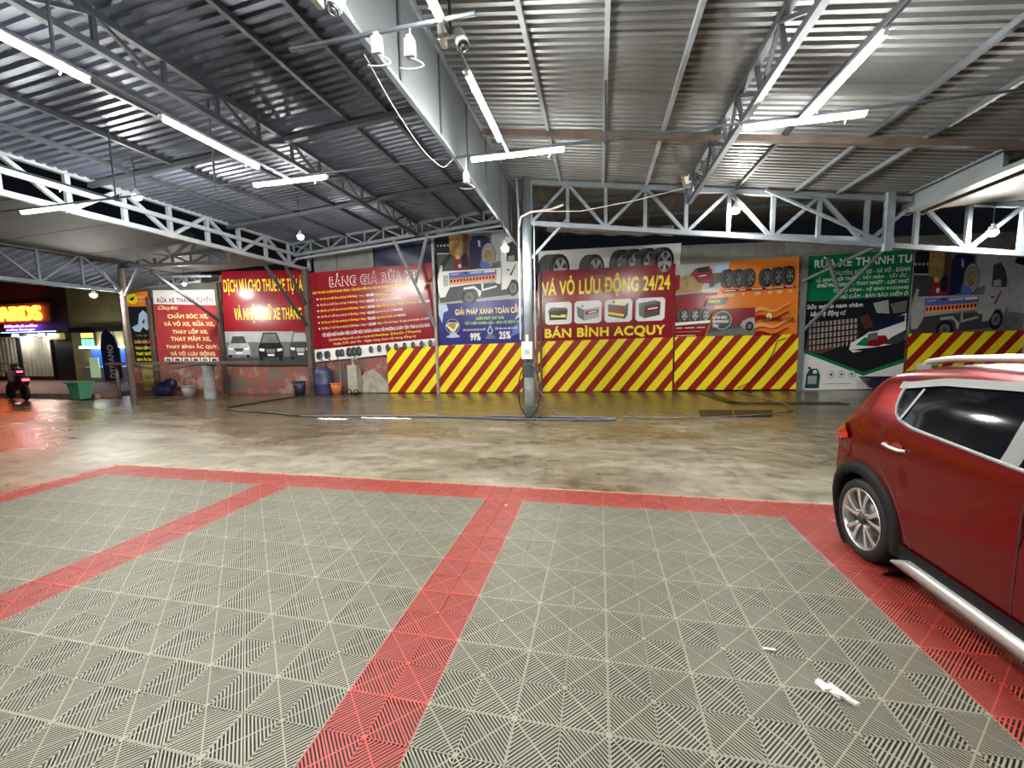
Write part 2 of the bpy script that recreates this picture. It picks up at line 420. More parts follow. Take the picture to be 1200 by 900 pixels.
mb.build('truss_splice_post', label='grey upright and tie bar clamped to the right-hand truss under the girder', cat='steel post')
truss('roof_truss', 'dark lattice truss running away from the camera above the right-hand tube rail', (2.62, -6, 4.18), (2.62, 6.7, 4.2), (2.56, -6, 4.5), (2.56, 6.7, 4.5), 22, .07, STEELD, ww=.04)
truss('roof_truss', 'dark deep lattice truss under the left roof above the suspended tube lights', (-4.3, -6, 4.86), (-4.3, 9.8, 4.86), (-4.3, -6, 5.2), (-4.3, 9.8, 5.2), 22, .075, STEELD, ww=.045)
truss('roof_truss', 'pale grey box truss along the lower edge of the left roof', (-8.7, -5, 4.30), (-8.7, 10.7, 4.24), (-8.7, -5, 4.95), (-8.7, 10.7, 4.93), 17, .10, STEELL, ww=.08)
mb = MB(); mb.bar((-8.62, -5, 4.62), (-8.62, 10.7, 4.6), .06, .09, STEELL); mb.build('truss_rail', label='middle rail bolted along the pale box truss on the left', cat='steel rail')
truss('roof_truss', 'grey lattice truss across the rear of the left roof before the blue tarp', (-8.6, 9.9, 4.56), (-1.0, 9.9, 5.16), (-8.6, 9.9, 4.93), (-1.0, 9.9, 5.46), 12, .085, STEEL, ww=.05)
mb = MB(); mb.tube([(-8.6, 10.0, 4.47), (-1.0, 10.0, 5.05)], .04, STEELL); mb.build('conduit_pipe', label='white pipe strung under the rear lattice truss on the left', cat='pipe')
# left awning edge truss on posts, and its tie beam
truss('roof_truss', 'grey awning truss on the leftmost post with thin web bars', (-12.55, -3, 3.40), (-12.55, 7.62, 3.34), (-12.55, -3, 4.10), (-12.55, 7.62, 4.20), 12, .09, STEEL, ww=.05)
truss('roof_truss', 'small grey truss spanning from the leftmost post to the pale box truss', (-12.5, 7.62, 4.02), (-8.75, 7.62, 3.95), (-12.5, 7.62, 4.26), (-8.75, 7.62, 4.22), 6, .09, STEELD, ww=.05)
truss('roof_truss', 'light grey rear awning truss above the car wash service poster', (-15.4, 9.6, 3.72), (-12.0, 9.6, 3.86), (-15.4, 9.6, 4.02), (-12.0, 9.6, 4.1), 6, .07, STEEL, ww=.04)
mb = MB(); mb.tube([(-14.6, 9.3, 4.12), (-11.3, 9.4, 3.98)], .05, STEEL)
mb.build('awning_pipe', label='pale sloping pipe under the far left awning above the service poster', cat='pipe')
# plated girder on the right
GIRD = M('dull_green_grey_steel', (.11, .125, .13), .55, 0, .35, 2)
g = empty('plate_girder', (6.2, 0, 3.78), label='blue grey plated girder running toward the camera at far right', cat='girder')
mb = MB(); mb.box((6.12, -5, 3.74), (6.3, 6.95, 3.80), GIRD); mb.build('bottom_flange', g)
mb = MB(); mb.box((6.10, -5, 4.02), (6.32, 6.95, 4.07), GIRD); mb.build('top_flange', g)
for k in range(8):
    y0 = -5+k*1.5
    mb = MB()
    if k in (6,): mb.box((6.18, y0, 3.80), (6.24, y0+.5, 4.02), GIRD).build('web_plate', g); mb = MB(); mb.box((6.18, y0+1.1, 3.80), (6.24, y0+1.5, 4.02), GIRD)
    else: mb.box((6.18, y0, 3.80), (6.24, min(y0+1.49, 6.95), 4.02), GIRD)
    mb.build('web_plate', g)
mb = MB(); mb.bar((-.25, 8.5, 4.44), (7.0, 8.5, 3.62), .09, .09, STEEL); mb.build('rear_beam', label='plain grey sloping beam behind the right-hand lattice truss', cat='steel beam')
rt = empty('rolled_awning', (1.2, 9.5, 4.4), label='pale rolled up awning cloth hanging behind the right-hand truss', cat='awning')
pts = [(-.4+3.2*k/16, 9.5+.03*math.sin(k*1.3), 4.72-.32*k/16-.05*math.sin(math.pi*k/16)) for k in range(17)]
mb = MB(); mb.tube(pts, [.12+.025*math.sin(k*1.7) for k in range(17)], M('dusty_cloth', (.22, .215, .205), .85, 0, .4, 4, .3), 10); mb.build('cloth_roll', rt)
for k in (3, 8, 13):
    x, y, z = pts[k]; mb = MB(); mb.tube([(x, y, z), (x, y, 5.125)], .012, STEELD, 6); mb.build('strap', rt)
# centre column
cx, cy = -.486, 6.754
c = empty('steel_column', (cx, cy, 0), label='round grey steel column in the middle carrying a white switch box', cat='column')
mb = MB(); mb.lathe([(.0, 0), (.10, 0), (.10, 5.0), (0, 5.0)], STEEL, (cx, cy, 0), n=16); mb.build('shaft', c)
mb = MB(); mb.lathe([(.0, 0), (.11, 0), (.11, .85), (.102, .9)], M('worn_grey_paint', (.36, .38, .37), .55, 0, .5, 5), (cx, cy, 0), n=16); mb.build('painted_base', c)
mb = MB(); mb.bar((cx+.06, cy, 3.35), (cx+.85, cy, 4.12), .05, .05, STEEL); mb.build('brace', c)
mb = MB(); mb.tube([(cx-.17, cy-.02, 1.7), (cx-.17, cy-.02, 4.2), (cx-.2, cy-.02, 5.0)], .022, STEELL)
mb.tube([(cx+.15, cy-.04, 1.5), (cx+.15, cy-.04, 4.1)], .012, STEELL); mb.build('conduit', c)
mb = MB(); mb.tube([(cx-.16, cy-.06, 4.0), (cx-.1, cy-.14, 4.17), (cx+.1, cy-.15, 4.25), (cx+.5, cy-.12, 4.27), (cx+.75, cy-.1, 4.35)], .022, WPLAS); mb.build('white_cable', c)
mb = MB(); mb.box((cx-.12, cy-.20, 1.30), (cx+.10, cy-.11, 1.66), WPLAS); mb.box((cx-.04, cy-.17, 1.66), (cx+.02, cy-.12, 1.8), WPLAS); mb.box((cx-.06, cy-.21, 1.40), (cx+.04, cy-.20, 1.5), GR3); mb.build('switch_box', c)
loop = []
for k in range(25):
    t = math.pi*(-.5+2*k/24); loop.append((cx+.02+.22*math.cos(t)*1.05, cy-.17+.02*math.sin(3*t), .63+.55*math.sin(t)))
mb = MB(); mb.tube(loop, .014, BLACK, 6); mb.tube([(cx+.12, cy-.15, 1.2), (cx+.2, cy-.2, .7), (cx+.55, cy-.25, .2), (cx+1.3, cy-.2, .03)], .011, GR2, 6); mb.build('hanging_cable', c)
mb = MB(); mb.bar((cx-.02, cy-.03, 0), (cx+.14, cy-.05, 0.02), .34, .02, STEELD); mb.build('base_plate', c)
# left post
p = empty('awning_post', (-12.55, 7.62, 0), label='thin rusty steel post holding the left awning beside the black sign', cat='post')
mb = MB(); mb.tube([(-12.55, 7.62, 0), (-12.5, 7.62, 3.98)], .075, RUST, 10); mb.build('shaft', p)
for s in (-1, 1):
    mb = MB(); mb.bar((-12.5, 7.62, 3.15), (-12.5+s*.62, 7.62, 3.95), .05, .05, STEEL); mb.build('brace', p)
# wall
TH_W = math.atan(.11); CW_, SW_ = math.cos(TH_W), math.sin(TH_W)
def wy(x): return 11.62+.11*x
def WP(x, z, off=0): return Vector((x+SW_*off, wy(x)-CW_*off, z))
PLASTER = M('stained_red_grey_plaster', (.30, .085, .065), .75, 0, 0, 1.2, .3, col2=(.17, .165, .15), bscale=9)
def plaster():
    m = PLASTER; m.name = 'stained_red_grey_plaster'; nt = m.node_tree; b_ = nt.nodes['Principled BSDF']
    tc = nt.nodes.new('ShaderNodeTexCoord'); n = nt.nodes.new('ShaderNodeTexNoise'); n.inputs['Scale'].default_value = 1.4; n.inputs['Detail'].default_value = 8; n.inputs['Roughness'].default_value = .7
    nt.links.new(tc.outputs['Object'], n.inputs['Vector']); r = nt.nodes.new('ShaderNodeValToRGB'); e = r.color_ramp.elements
    e[0].position = .40; e[0].color = (.13, .12, .105, 1); e[1].position = .52; e[1].color = (.27, .075, .06, 1); k = e.new(.63); k.color = (.34, .30, .24, 1); k = e.new(.47); k.color = (.24, .09, .07, 1)
    nt.links.new(n.outputs['Fac'], r.inputs[0]); nt.links.new(r.outputs[0], b_.inputs['Base Color'])
plaster()
def wall_box(mb, x0, x1, z0, z1, o0, o1, mat):
    vs = [WP(x0, z0, o0), WP(x1, z0, o0), WP(x1, z0, o1), WP(x0, z0, o1), WP(x0, z1, o0), WP(x1, z1, o0), WP(x1, z1, o1), WP(x0, z1, o1)]
    return mb.add(vs, [(0, 1, 2, 3), (7, 6, 5, 4), (0, 4, 5, 1), (1, 5, 6, 2), (2, 6, 7, 3), (3, 7, 4, 0)], mat)
mb = MB(); wall_box(mb, -15.9, 16, 0, 3.3, -.30, -.06, PLASTER); wb = mb.build('wall_back', kind='structure')
GREYSH = M('grey_board', (.20, .195, .185), .7, 0, .4, 2); CONC = M('concrete_block', (.27, .265, .24), .8, 0, .35, 3, .2)
for x0, x1, z1 in ((-8.55, -7.75, 4.9), (-7.73, -6.45, 4.98)):
    mb = MB(); wall_box(mb, x0, x1, 3.3, z1, -.12, -.08, GREYSH); mb.build('board', wb)
mb = MB(); wall_box(mb, -16, -12, 3.3, 4.2, -.16, -.10, GREYSH); mb.build('board', wb)
x = 3.35
row = 0
for zz in (3.3, 3.72, 4.14):
    x = 3.3 - (.4 if row % 2 else 0)
    while x < 15.9:
        mb = MB(); wall_box(mb, x+.008, x+.792, zz+.008, zz+.412, -.30, -.08-.006*random.random(), CONC); mb.build('concrete_block', wb); x += .8
    row += 1
mb = MB(); wall_box(mb, 3.0, 16, 3.3, 4.5, -.28, -.10, M('mortar', (.13, .125, .115), .9)); mb.build('mortar_core', wb)
mb = MB()
prof = [(-.0, .0), (1.75, .0), (1.72, .35), (1.3, .72), (1.15, .86), (.8, .78), (.62, .6), (.3, .66), (.08, .5), (.05, .3), (.14, .22)]
vs = [WP(-7.55+u*.85, .02+v*.93, .06) for u, v in prof]; mb.add(vs + [WP(-7.55+u*.85, .02+v*.93, -.06) for u, v in prof], [tuple(range(len(prof)))] + [(k, (k+1) % len(prof), len(prof)+(k+1) % len(prof), len(prof)+k)[::-1] for k in range(len(prof))], M('lumpy_mortar', (.50, .46, .37), .85, 0, .55, 3, .9, bscale=6))
mb.build('mortar_patch', wb)
tp = empty('tarpaulin', WP(-5.4, 4.15, 0), label='dark blue tarpaulin hung above the price list banner', cat='tarpaulin')
P = []
for i in range(13):
    u = i/12; xx = -6.42+u*2.1
    P.append([WP(xx, 4.2+.12*u + (.80+.1*u)*v/6, -.1+.03*math.sin(9*u+v)) for v in range(7)])
mb = MB(); mb.grid(P, M('navy_tarpaulin', (.012, .017, .06), .45, 0, .3, 3), flip=False); mb.build('sheet', tp)
mb = MB(); mb.tube([WP(-6.42, 4.2, -.08), WP(-4.3, 4.32, -.08)], .02, GREYSH); mb.build('hem_rope', tp)
# wall posts with braces up to the trusses
def wall_post(x, ztop, label, braces, mat=RUST, off=.12, r=.055):
    t = empty('wall_post', WP(x, 0, off), label=label, cat='post')
    mb = MB(); mb.bar(WP(x, 0, off), WP(x, ztop, off), r*2, r*2, mat); mb.build('shaft', t)
    for a, q, m in braces:
        mb = MB(); mb.bar(a, q, .07, .07, m); mb.build('brace', t)
wall_post(-8.74, 4.25, 'dark post between the car rental banner and the price banner', [((-8.74, 10.5, 2.3), (-8.7, 8.6, 4.25), STEELD), ((-8.74, 10.5, 3.0), (-8.7, 9.6, 4.2), STEELD)], RUST, .14, .08)
wall_post(-12.02, 3.9, 'rusty post between the red service poster and the car rental banner', [((-12.0, 10.15, 2.6), (-12.2, 8.2, 4.0), STEELD)], RUST)
wall_post(-4.33, 5.1, 'pale thin post between the price banner and the blue fuel banner', [((-4.33, 10.95, 2.25), (-5.15, 9.9, 4.9), STEELL), ((-4.8, 10.6, 3.55), (-4.0, 9.9, 4.95), STEELL)], M('pale_post', (.42, .40, .36), .5, 0, .3, 4), .12, .04)
wall_post(6.99, 4.05, 'grey post between the orange tyre banner and the green banner', [((7.0, 12.2, 1.8), (8.0, 10.4, 3.85), STEEL), ((7.55, 11.4, 2.75), (7.0, 11.0, 3.75), STEEL), ((6.9, 12.1, 3.3), (8.3, 10.8, 4.1), STEEL)], STEEL, .14, .06)
wall_post(13.12, 4.2, 'pale post at the right end of the far right truck picture', [], STEELL, .12, .07)
wall_post(-.88, 3.9, 'dark slim post at the left edge of the red battery banner', [], RUST, .14, .03)
wall_post(-15.75, 3.6, 'rusty slim post left of the black and yellow sign', [], RUST, .1, .04)
wall_post(-14.7, 3.5, 'rusty slim post between the black sign and the red service poster', [], RUST, .1, .05)

# ------------------------------------------------------------------ posters (flat prints on thin boards)
def clip_poly(P, box=(0, 0, 1, 1)):
    def cut(P, f, g):
        o = []
        for i in range(len(P)):
            a, b_ = P[i-1], P[i]; fa, fb = f(a), f(b_)
            if (fa >= 0) != (fb >= 0):
                t = fa/(fa-fb); o.append((a[0]+(b_[0]-a[0])*t, a[1]+(b_[1]-a[1])*t))
            if fb >= 0: o.append(b_)
        return o
    x0, y0, x1, y1 = box
    for f in (lambda p: p[0]-x0, lambda p: x1-p[0], lambda p: p[1]-y0, lambda p: y1-p[1]):
        P = cut(P, f, None)
        if len(P) < 3: return []
    return P
class Poster:
    def __init__(s, name, TL, TR, BR, BL, mat, label, cat='banner', off=.03, group=None, origin=None, rz=TH_W, edge=None):
        s.c = (TL, TR, BR, BL); s.off = off
        s.xc = (BL[0]+BR[0])/2; s.z0 = min(BL[1], BR[1])
        s.o = empty(name, WP(s.xc, s.z0, 0) if origin is None else origin, rz, label=label, cat=cat, group=group)
        s.lay = 0
        b = MB(); q = [s.P(u, v, 0) for u, v in ((0, 0), (1, 0), (1, 1), (0, 1))]; q2 = [s.P(u, v, -.028) for u, v in ((0, 0), (1, 0), (1, 1), (0, 1))]
        b.add(q, [(0, 1, 2, 3)], mat); b.add(q2, [(3, 2, 1, 0)], mat); b.add(q+q2, [(0, 4, 5, 1), (1, 5, 6, 2), (2, 6, 7, 3), (3, 7, 4, 0)], edge or mat)
        b.build('board', s.o, local=True)
    def P(s, u, v, d):
        TL, TR, BR, BL = s.c
        bx = BL[0]+(BR[0]-BL[0])*u; bz = BL[1]+(BR[1]-BL[1])*u; tx = TL[0]+(TR[0]-TL[0])*u; tz = TL[1]+(TR[1]-TL[1])*u
        return ((bx+(tx-bx)*v-s.xc)/CW_, -(s.off+d), bz+(tz-bz)*v-s.z0)
    def polys(s, name, items, clip=True, label=None):
        b = MB()
        for k, (P, m) in enumerate(items):
            if clip: P = clip_poly(P, (.001, .001, .999, .999))
            if len(P) < 3: continue
            ar = sum(P[i-1][0]*P[i][1]-P[i][0]*P[i-1][1] for i in range(len(P)))
            if ar < 0: P = P[::-1]
            d = .0015+s.lay*.0012+k*.0006
            b.add([s.P(u, v, d) for u, v in P], [tuple(range(len(P)))], m)
        s.lay += 1 + int(len(items)*.5)
        if b.v: return b.build(name, s.o, local=True, label=label)
    def rect(s, u0, v0, u1, v1, m, name='printed_panel'): return s.polys(name, [([(u0, v0), (u1, v0), (u1, v1), (u0, v1)], m)])
    def text(s, body, u0, v0, u1, v1, m, bold=.025, shear=0, name='lettering', outline=None, tilt=0):
        vs, fs = text_geo(body, bold, shear)
        if outline:
            v2, f2 = text_geo(body, bold+.035, shear); e = .008*(u1-u0)
            b = MB(); d = .003+s.lay*.0012
            b.add([s.P(u0-e+(u1-u0+2*e)*x, v0-e+(v1-v0+2*e)*y+tilt*x, d) for x, y in v2], f2, outline); b.build(name, s.o, local=True); s.lay += 1
        b = MB(); d = .003+s.lay*.0012
        b.add([s.P(u0+(u1-u0)*x, v0+(v1-v0)*y+tilt*x, d) for x, y in vs], fs, m); s.lay += .02
        return b.build(name, s.o, local=True)
def ell(cx, cy, rx, ry, n=20, a0=0, a1=2*math.pi): return [(cx+rx*math.cos(a0+(a1-a0)*k/n), cy+ry*math.sin(a0+(a1-a0)*k/n)) for k in range(n if a1-a0 > 6.2 else n+1)]
def xf(pts, fx): return [fx(*p) for p in pts]
def tyre_items(cx, cy, r, asp, ww, rim=GR3, tread=GR1):
    """three-quarter tyre print: tread body to the left, face ellipse to the right; asp = u per v unit"""
    it = [(ell(cx-ww*r*asp, cy, r*asp*.62, r), tread), ([(cx-ww*r*asp, cy-r), (cx, cy-r), (cx, cy+r), (cx-ww*r*asp, cy+r)], tread), (ell(cx, cy, r*asp*.68, r), BLK), (ell(cx+.04*r*asp, cy, r*asp*.47, r*.72), rim)]
    for k in range(5):
        a = 2*math.pi*k/5+.3; px, py = math.cos(a), math.sin(a); w_ = .5
        it.append(([(cx+.04*r*asp+r*asp*.44*math.cos(a-w_*.62), cy+r*.68*math.sin(a-w_*.62)), (cx+.04*r*asp+r*asp*.44*math.cos(a+w_*.62), cy+r*.68*math.sin(a+w_*.62)), (cx+.04*r*asp+r*asp*.1*px, cy+r*.16*py)], BLK))
    for k in range(1, 4):
        xx = cx-ww*r*asp*(1.3-.35*k)
        it.append(([(xx-.012*asp*r, cy-r*.86), (xx+.02*asp*r, cy-r*.86), (xx+.02*asp*r, cy+r*.86), (xx-.012*asp*r, cy+r*.86)], GR2))
    return it
def stripes(name, x0, x1, z0, z1, label, off=.1, first=0, zr=None, per=.555, sl=1.32):
    zr = zr if zr is not None else z1
    p = Poster(name, (x0, z1), (x1, zr), (x1, z0), (x0, z0), STRED, label, 'barrier panel', off=off, group='striped barrier panels along the wall')
    Wd = x1-x0; H = z1-z0; it = []
    n = int((Wd+sl)/per)+3
    for k in range(-4, n):
        a = (first+k*per)-sl*.0
        it.append(([(a/Wd, 0), ((a+per*.52)/Wd, 0), ((a+per*.52+sl*H/1.6)/Wd, 1), ((a+sl*H/1.6)/Wd, 1)], STYEL))
    p.polys('painted_stripes', it); return p
stripes('striped_panel', -6.07, -1.5, .02, 1.56, 'red and yellow striped panel under the price and blue fuel banners', first=.02, zr=1.64)
stripes('striped_panel', -.99, 3.25, .02, 1.66, 'red and yellow striped panel under the red battery banner', first=.08, zr=1.72)
s3 = stripes('striped_panel', 3.30, 6.93, .04, 1.72, 'red and yellow striped panel under the orange tyre banner', first=.1, zr=1.74)
stripes('striped_panel', 10.0, 13.06, .04, 1.68, 'red and yellow striped panel behind the red car', first=.12, zr=1.72)
mb = MB(); mb.tube([WP(6.55, 1.62, .16), WP(6.3, 1.55, .16), WP(6.2, 1.2, .16), WP(5.95, .75, .16), WP(5.6, .3, .16), WP(5.2, .1, .17)], .012, BLACK, 6); mb.build('loose_cable', label='thin black cable hanging over the striped panel under the tyre banner', cat='cable')

# --- truck picture, drawn once in its own (0..1, 0..1) frame
def truck_items(bright=True):
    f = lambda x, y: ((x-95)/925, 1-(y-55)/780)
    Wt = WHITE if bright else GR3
    it = []
    R = lambda pts, m: it.append((xf(pts, f), m))
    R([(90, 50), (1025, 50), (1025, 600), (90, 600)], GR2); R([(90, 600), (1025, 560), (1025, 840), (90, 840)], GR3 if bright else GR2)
    R([(90, 50), (240, 50), (240, 480), (90, 480)], BLK); R([(90, 260), (300, 280), (300, 480), (90, 480)], GR1)
    for k in range(4): R([(100+k*38, 165), (120+k*38, 165), (120+k*38, 185), (100+k*38, 185)], GR3)
    R([(90, 258), (240, 262), (240, 276), (90, 272)], GR3)
    R([(235, 60), (390, 60), (390, 240), (340, 320), (240, 280)], SAND); R([(385, 60), (445, 60), (440, 480), (385, 480)], BRN)
    R([(285, 340), (450, 340), (450, 470), (285, 470)], DRED); it.append((ell(*f(325, 315), .025, .03), LORANGE)); it.append((ell(*f(345, 415), .02, .03), SKYB))
    R([(450, 150), (500, 85), (600, 80), (670, 110), (675, 200), (590, 240), (560, 440), (450, 470)], NAVY); R([(545, 130), (570, 140), (575, 215), (550, 200)], GR3)
    R([(690, 55), (1025, 55), (1025, 320), (690, 400)], GR3)
    for rr in (1., .74, .5):
        it.append((ell(*f(655, 310), .085*rr, .19*rr), BRN)); it.append((ell(*f(655, 310), .075*rr, .175*rr), GR3 if rr > .6 else SAND))
    it.append((ell(*f(620, 430), .055, .065), MBLUE))
    R([(360, 320), (400, 270), (430, 300), (440, 440), (370, 420)], BLK)
    # chassis shadow and wheels
    R([(100, 740), (230, 640), (860, 620), (960, 760), (500, 800), (120, 830)], GR1)
    for (x, y, rx, ry) in ((440, 780, 85, 90), (915, 690, 65, 95)):
        u, v = f(x, y); it.append((ell(u, v, rx/925, ry/780), BLK)); it.append((ell(u, v, rx*.62/925, ry*.62/780), GR2)); it.append((ell(u, v, rx*.3/925, ry*.3/780), GR1))
    # cab
    R([(790, 330), (800, 170), (840, 110), (915, 120), (960, 190), (1010, 330), (1022, 560), (985, 640), (950, 590), (900, 600), (850, 700), (790, 710)], Wt)
    R([(850, 330), (850, 190), (915, 165), (960, 220), (995, 330), (990, 390), (850, 390)], GR1); R([(865, 330), (930, 320), (940, 380), (865, 385)], GR3)
    R([(880, 545), (945, 420), (950, 430), (900, 548)], DRED); R([(850, 475), (880, 475), (880, 490), (850, 490)], BLK)
    R([(785, 430), (800, 430), (800, 700), (785, 700)], GR3)
    # bed
    R([(95, 590), (130, 400), (160, 405), (150, 470), (730, 460), (790, 455), (780, 640), (745, 635), (720, 600), (230, 655), (175, 765), (115, 770)], Wt)
    R([(225, 490), (740, 472), (740, 595), (225, 632)], MBLUE); R([(232, 560), (735, 530), (735, 592), (232, 628)], LORANGE)
    R([(370, 485), (445, 483), (410, 510)], NAVY)
    R([(455, 490), (590, 484), (590, 504), (455, 512)], SKYB); R([(605, 482), (725, 477), (725, 500), (605, 505)], WHITE); R([(245, 505), (330, 500), (330, 512), (245, 518)], SKYB)
    for k in range(14): R([(240+k*35, 604-k*2.2), (262+k*35, 602-k*2.2), (262+k*35, 568-k*2.2), (240+k*35, 570-k*2.2)], RED)
    R([(380, 665), (500, 650), (540, 690), (575, 720), (560, 785), (545, 770), (530, 710), (490, 680), (385, 690)], Wt); R([(575, 625), (598, 623), (598, 690), (740, 655), (745, 675), (580, 715)], Wt)
    R([(160, 520), (215, 515), (215, 640), (165, 645)], GR3)
    return it
def put(items, u0, v0, u1, v1): return [([(u0+(u1-u0)*x, v0+(v1-v0)*y) for x, y in P], m) for P, m in items]

# --- battery banner with tyre strip behind it
p = Poster('tyre_strip_banner', (-.93, 4.53), (3.45, 4.60), (3.40, 3.6), (-.95, 3.55), WHITE, 'white banner of printed tyres showing above the red battery banner', off=.03)
it = tyre_items(.155, .42, .46, .23, .9); p.polys('printed_tyre', it)
p.polys('printed_tyre', tyre_items(.41, .36, .44, .22, .6))
for u in (.61, .69, .79, .89): p.polys('printed_tyre', tyre_items(u, .46, .44, .22, .45))
p = Poster('battery_banner', (-.97, 3.88), (3.29, 3.99), (3.23, 1.69), (-.97, 1.64), RED, 'red banner reading VÁ VỎ LƯU ĐỘNG 24/24 with four batteries', off=.075)
p.text('VÁ VỎ LƯU ĐỘNG 24/24', .03, .60, .965, .925, YEL, .035)
p.text('BÁN BÌNH ACQUY', .05, .03, .945, .22, YEL, .045)
for k, (u0, u1) in enumerate(((.055, .255), (.275, .475), (.50, .70), (.725, .935))):
    w = u1-u0; it = []
    v0, v1 = .245, .56
    r = .02
    it.append(([(u0+r, v0), (u1-r, v0), (u1, v0+r*1.5), (u1, v1-r*1.5), (u1-r, v1), (u0+r, v1), (u0, v1-r*1.5), (u0, v0+r*1.5)], WHITE))
    q = lambda x, y: (u0+w*x, v0+(v1-v0)*y)
    bc = (BLK, GR3, BLK, GR1)[k]; lb = (YEL, DRED, RED, RED)[k]
    if k == 0:
        it += [(xf([(.12, .62), (.85, .62), (.80, .2), (.16, .2)], q), bc), (xf([(.12, .62), (.85, .62), (.80, .74), (.2, .76)], q), GR1), (xf([(.22, .5), (.78, .42), (.78, .30), (.22, .34)], q), lb), (xf([(.22, .5), (.6, .46), (.6, .38), (.22, .44)], q), BLK), (xf([(.3, .78), (.42, .78), (.42, .72), (.3, .72)], q), GR2)]
    elif k == 1:
        it += [(xf([(.08, .78), (.35, .62), (.35, .12), (.12, .32)], q), GR2), (xf([(.35, .62), (.93, .72), (.9, .25), (.35, .12)], q), bc), (xf([(.08, .78), (.6, .86), (.93, .72), (.35, .62)], q), WHITE), (xf([(.4, .54), (.9, .62), (.9, .46), (.4, .38)], q), lb), (xf([(.52, .5), (.8, .55), (.8, .49), (.52, .44)], q), WHITE), (xf([(.25, .80), (.33, .81), (.33, .74), (.25, .73)], q), GR1)]
    elif k == 2:
        it += [(xf([(.1, .80), (.72, .70), (.74, .14), (.13, .28)], q), bc), (xf([(.72, .70), (.86, .84), (.84, .3), (.74, .14)], q), GR1), (xf([(.1, .80), (.35, .9), (.86, .84), (.72, .70)], q), CREAM), (xf([(.12, .66), (.72, .56), (.72, .36), (.13, .48)], q), lb), (xf([(.13, .46), (.72, .34), (.70, .22), (.13, .36)], q), YEL), (xf([(.28, .92), (.36, .92), (.36, .84), (.28, .84)], q), BLK)]
    else:
        it += [(xf([(.1, .78), (.3, .66), (.3, .12), (.12, .26)], q), GR2), (xf([(.3, .66), (.85, .8), (.84, .24), (.3, .12)], q), bc), (xf([(.1, .78), (.66, .88), (.85, .8), (.3, .66)], q), GR2), (xf([(.32, .6), (.84, .68), (.84, .46), (.32, .38)], q), lb), (xf([(.42, .54), (.75, .59), (.75, .53), (.42, .48)], q), WHITE)]
    p.polys('printed_battery', it)

# --- orange tyre banner
p = Poster('tyre_banner', (3.31, 3.95), (6.88, 4.06), (6.92, 1.73), (3.28, 1.70), ORANGE, 'orange and maroon tyre banner right of the battery banner', off=.03)
p.polys('printed_field', [([(0, 0), (.255, 0), (.355, .52), (.02, .60), (0, .6)], RED), ([(.345, .56), (.36, .6), (0, .6), (0, .52)], DRED)])
it = [([(0, .585), (.36, .63), (.44, 1), (0, 1)], GR3), ([(0, .60), (.2, .62), (.26, .78), (.1, .86), (0, .8)], SAND), ([(.3, .68), (.4, .75), (.43, .86), (.3, .85)], PALEG), ([(.12, .86), (.16, .93), (.27, .96), (.3, .9), (.32, .7), (.28, .68), (.28, .72), (.18, .74), (.14, .72), (.13, .8)], DRED),
      ([(.17, .93), (.2, .945), (.27, .94), (.28, .88), (.18, .87)], BLK), ([(.28, .66), (.32, .68), (.32, .74), (.28, .74)], BLK), ([(.0, .62), (.18, .62), (.2, .72), (.14, .84), (.06, .8)], SAND), ([(.19, .82), (.25, .83), (.25, .84), (.19, .83)], WHITE), ([(0, .64), (.035, .66), (.035, .86), (0, .86)], RED), ([(.33, .86), (.43, .88), (.44, .98), (.33, .96)], SKYB)]
p.polys('printed_offroad_car', it)
p.text('POSSIBLE', .225, .595, .365, .65, WHITE, .04, .2)
for k in range(3): p.polys('printed_tyre', tyre_items(.44+k*.085, .77-.004*k, .125, .50, .55, GR2))
for k in range(3): p.polys('printed_tyre', tyre_items(.745+k*.088, .755+.006*k, .12, .50, .55, GR2))
p.polys('printed_band', [([(.38, .585), (.96, .605), (.965, .635), (.39, .622)], RED)])
for k, (u0, u1) in enumerate(((.40, .49), (.52, .57), (.62, .70), (.73, .79), (.80, .87), (.89, .95))):
    p.rect(u0, .602+.003*k, u1, .612+.003*k, WHITE, 'printed_caption'); p.rect(u0+.02, .55+.003*k, u1-.01, .563+.003*k, CREAM, 'printed_caption'); p.rect(u0+.02, .53+.003*k, u1-.01, .54+.003*k, CREAM, 'printed_caption')
p.polys('printed_badge', [([(.245, .42), (.41, .43), (.43, .525), (.265, .515)], BLK)]); p.text('Funtyre', .265, .44, .365, .505, YEL, .02, .25)
for k in range(3): p.polys('printed_tyre', tyre_items(.075+k*.088, .30-.004*k, .095, .55, .5, GR3))
p.polys('printed_shelf', [([(0, .165), (.285, .19), (.29, .225), (0, .205)], WHITE)])
for u0, u1 in ((.01, .06), (.08, .16), (.18, .245)): p.rect(u0, .125, u1, .135, WHITE, 'printed_caption')
p.rect(.01, .075, .21, .08, LORANGE, 'printed_caption'); p.rect(.01, .02, .17, .028, WHITE, 'printed_caption')
it = [([(.255, .012), (.645, .012), (.645, .37), (.33, .37)], GR1), ([(.43, .15), (.645, .15), (.645, .37), (.43, .37)], DRED), ([(.27, .05), (.645, .14), (.645, .012), (.255, .012)], GR2),
      ([(.53, .14), (.55, .20), (.60, .235), (.645, .24), (.645, .10), (.56, .10)], GR3), (ell(.605, .125, .032, .062), BLK), (ell(.605, .125, .018, .036), GR2), (ell(.385, .215, .075, .125), GR3), (ell(.385, .215, .067, .113), GR1)]
p.polys('printed_sports_car', it)
for k, t in enumerate(('ULTRA HIGH', 'PERFORMANCE', 'TIRES')): p.text(t, .305, .235-k*.055, (.42, .435, .355)[k], .275-k*.055, WHITE, .05, .15)
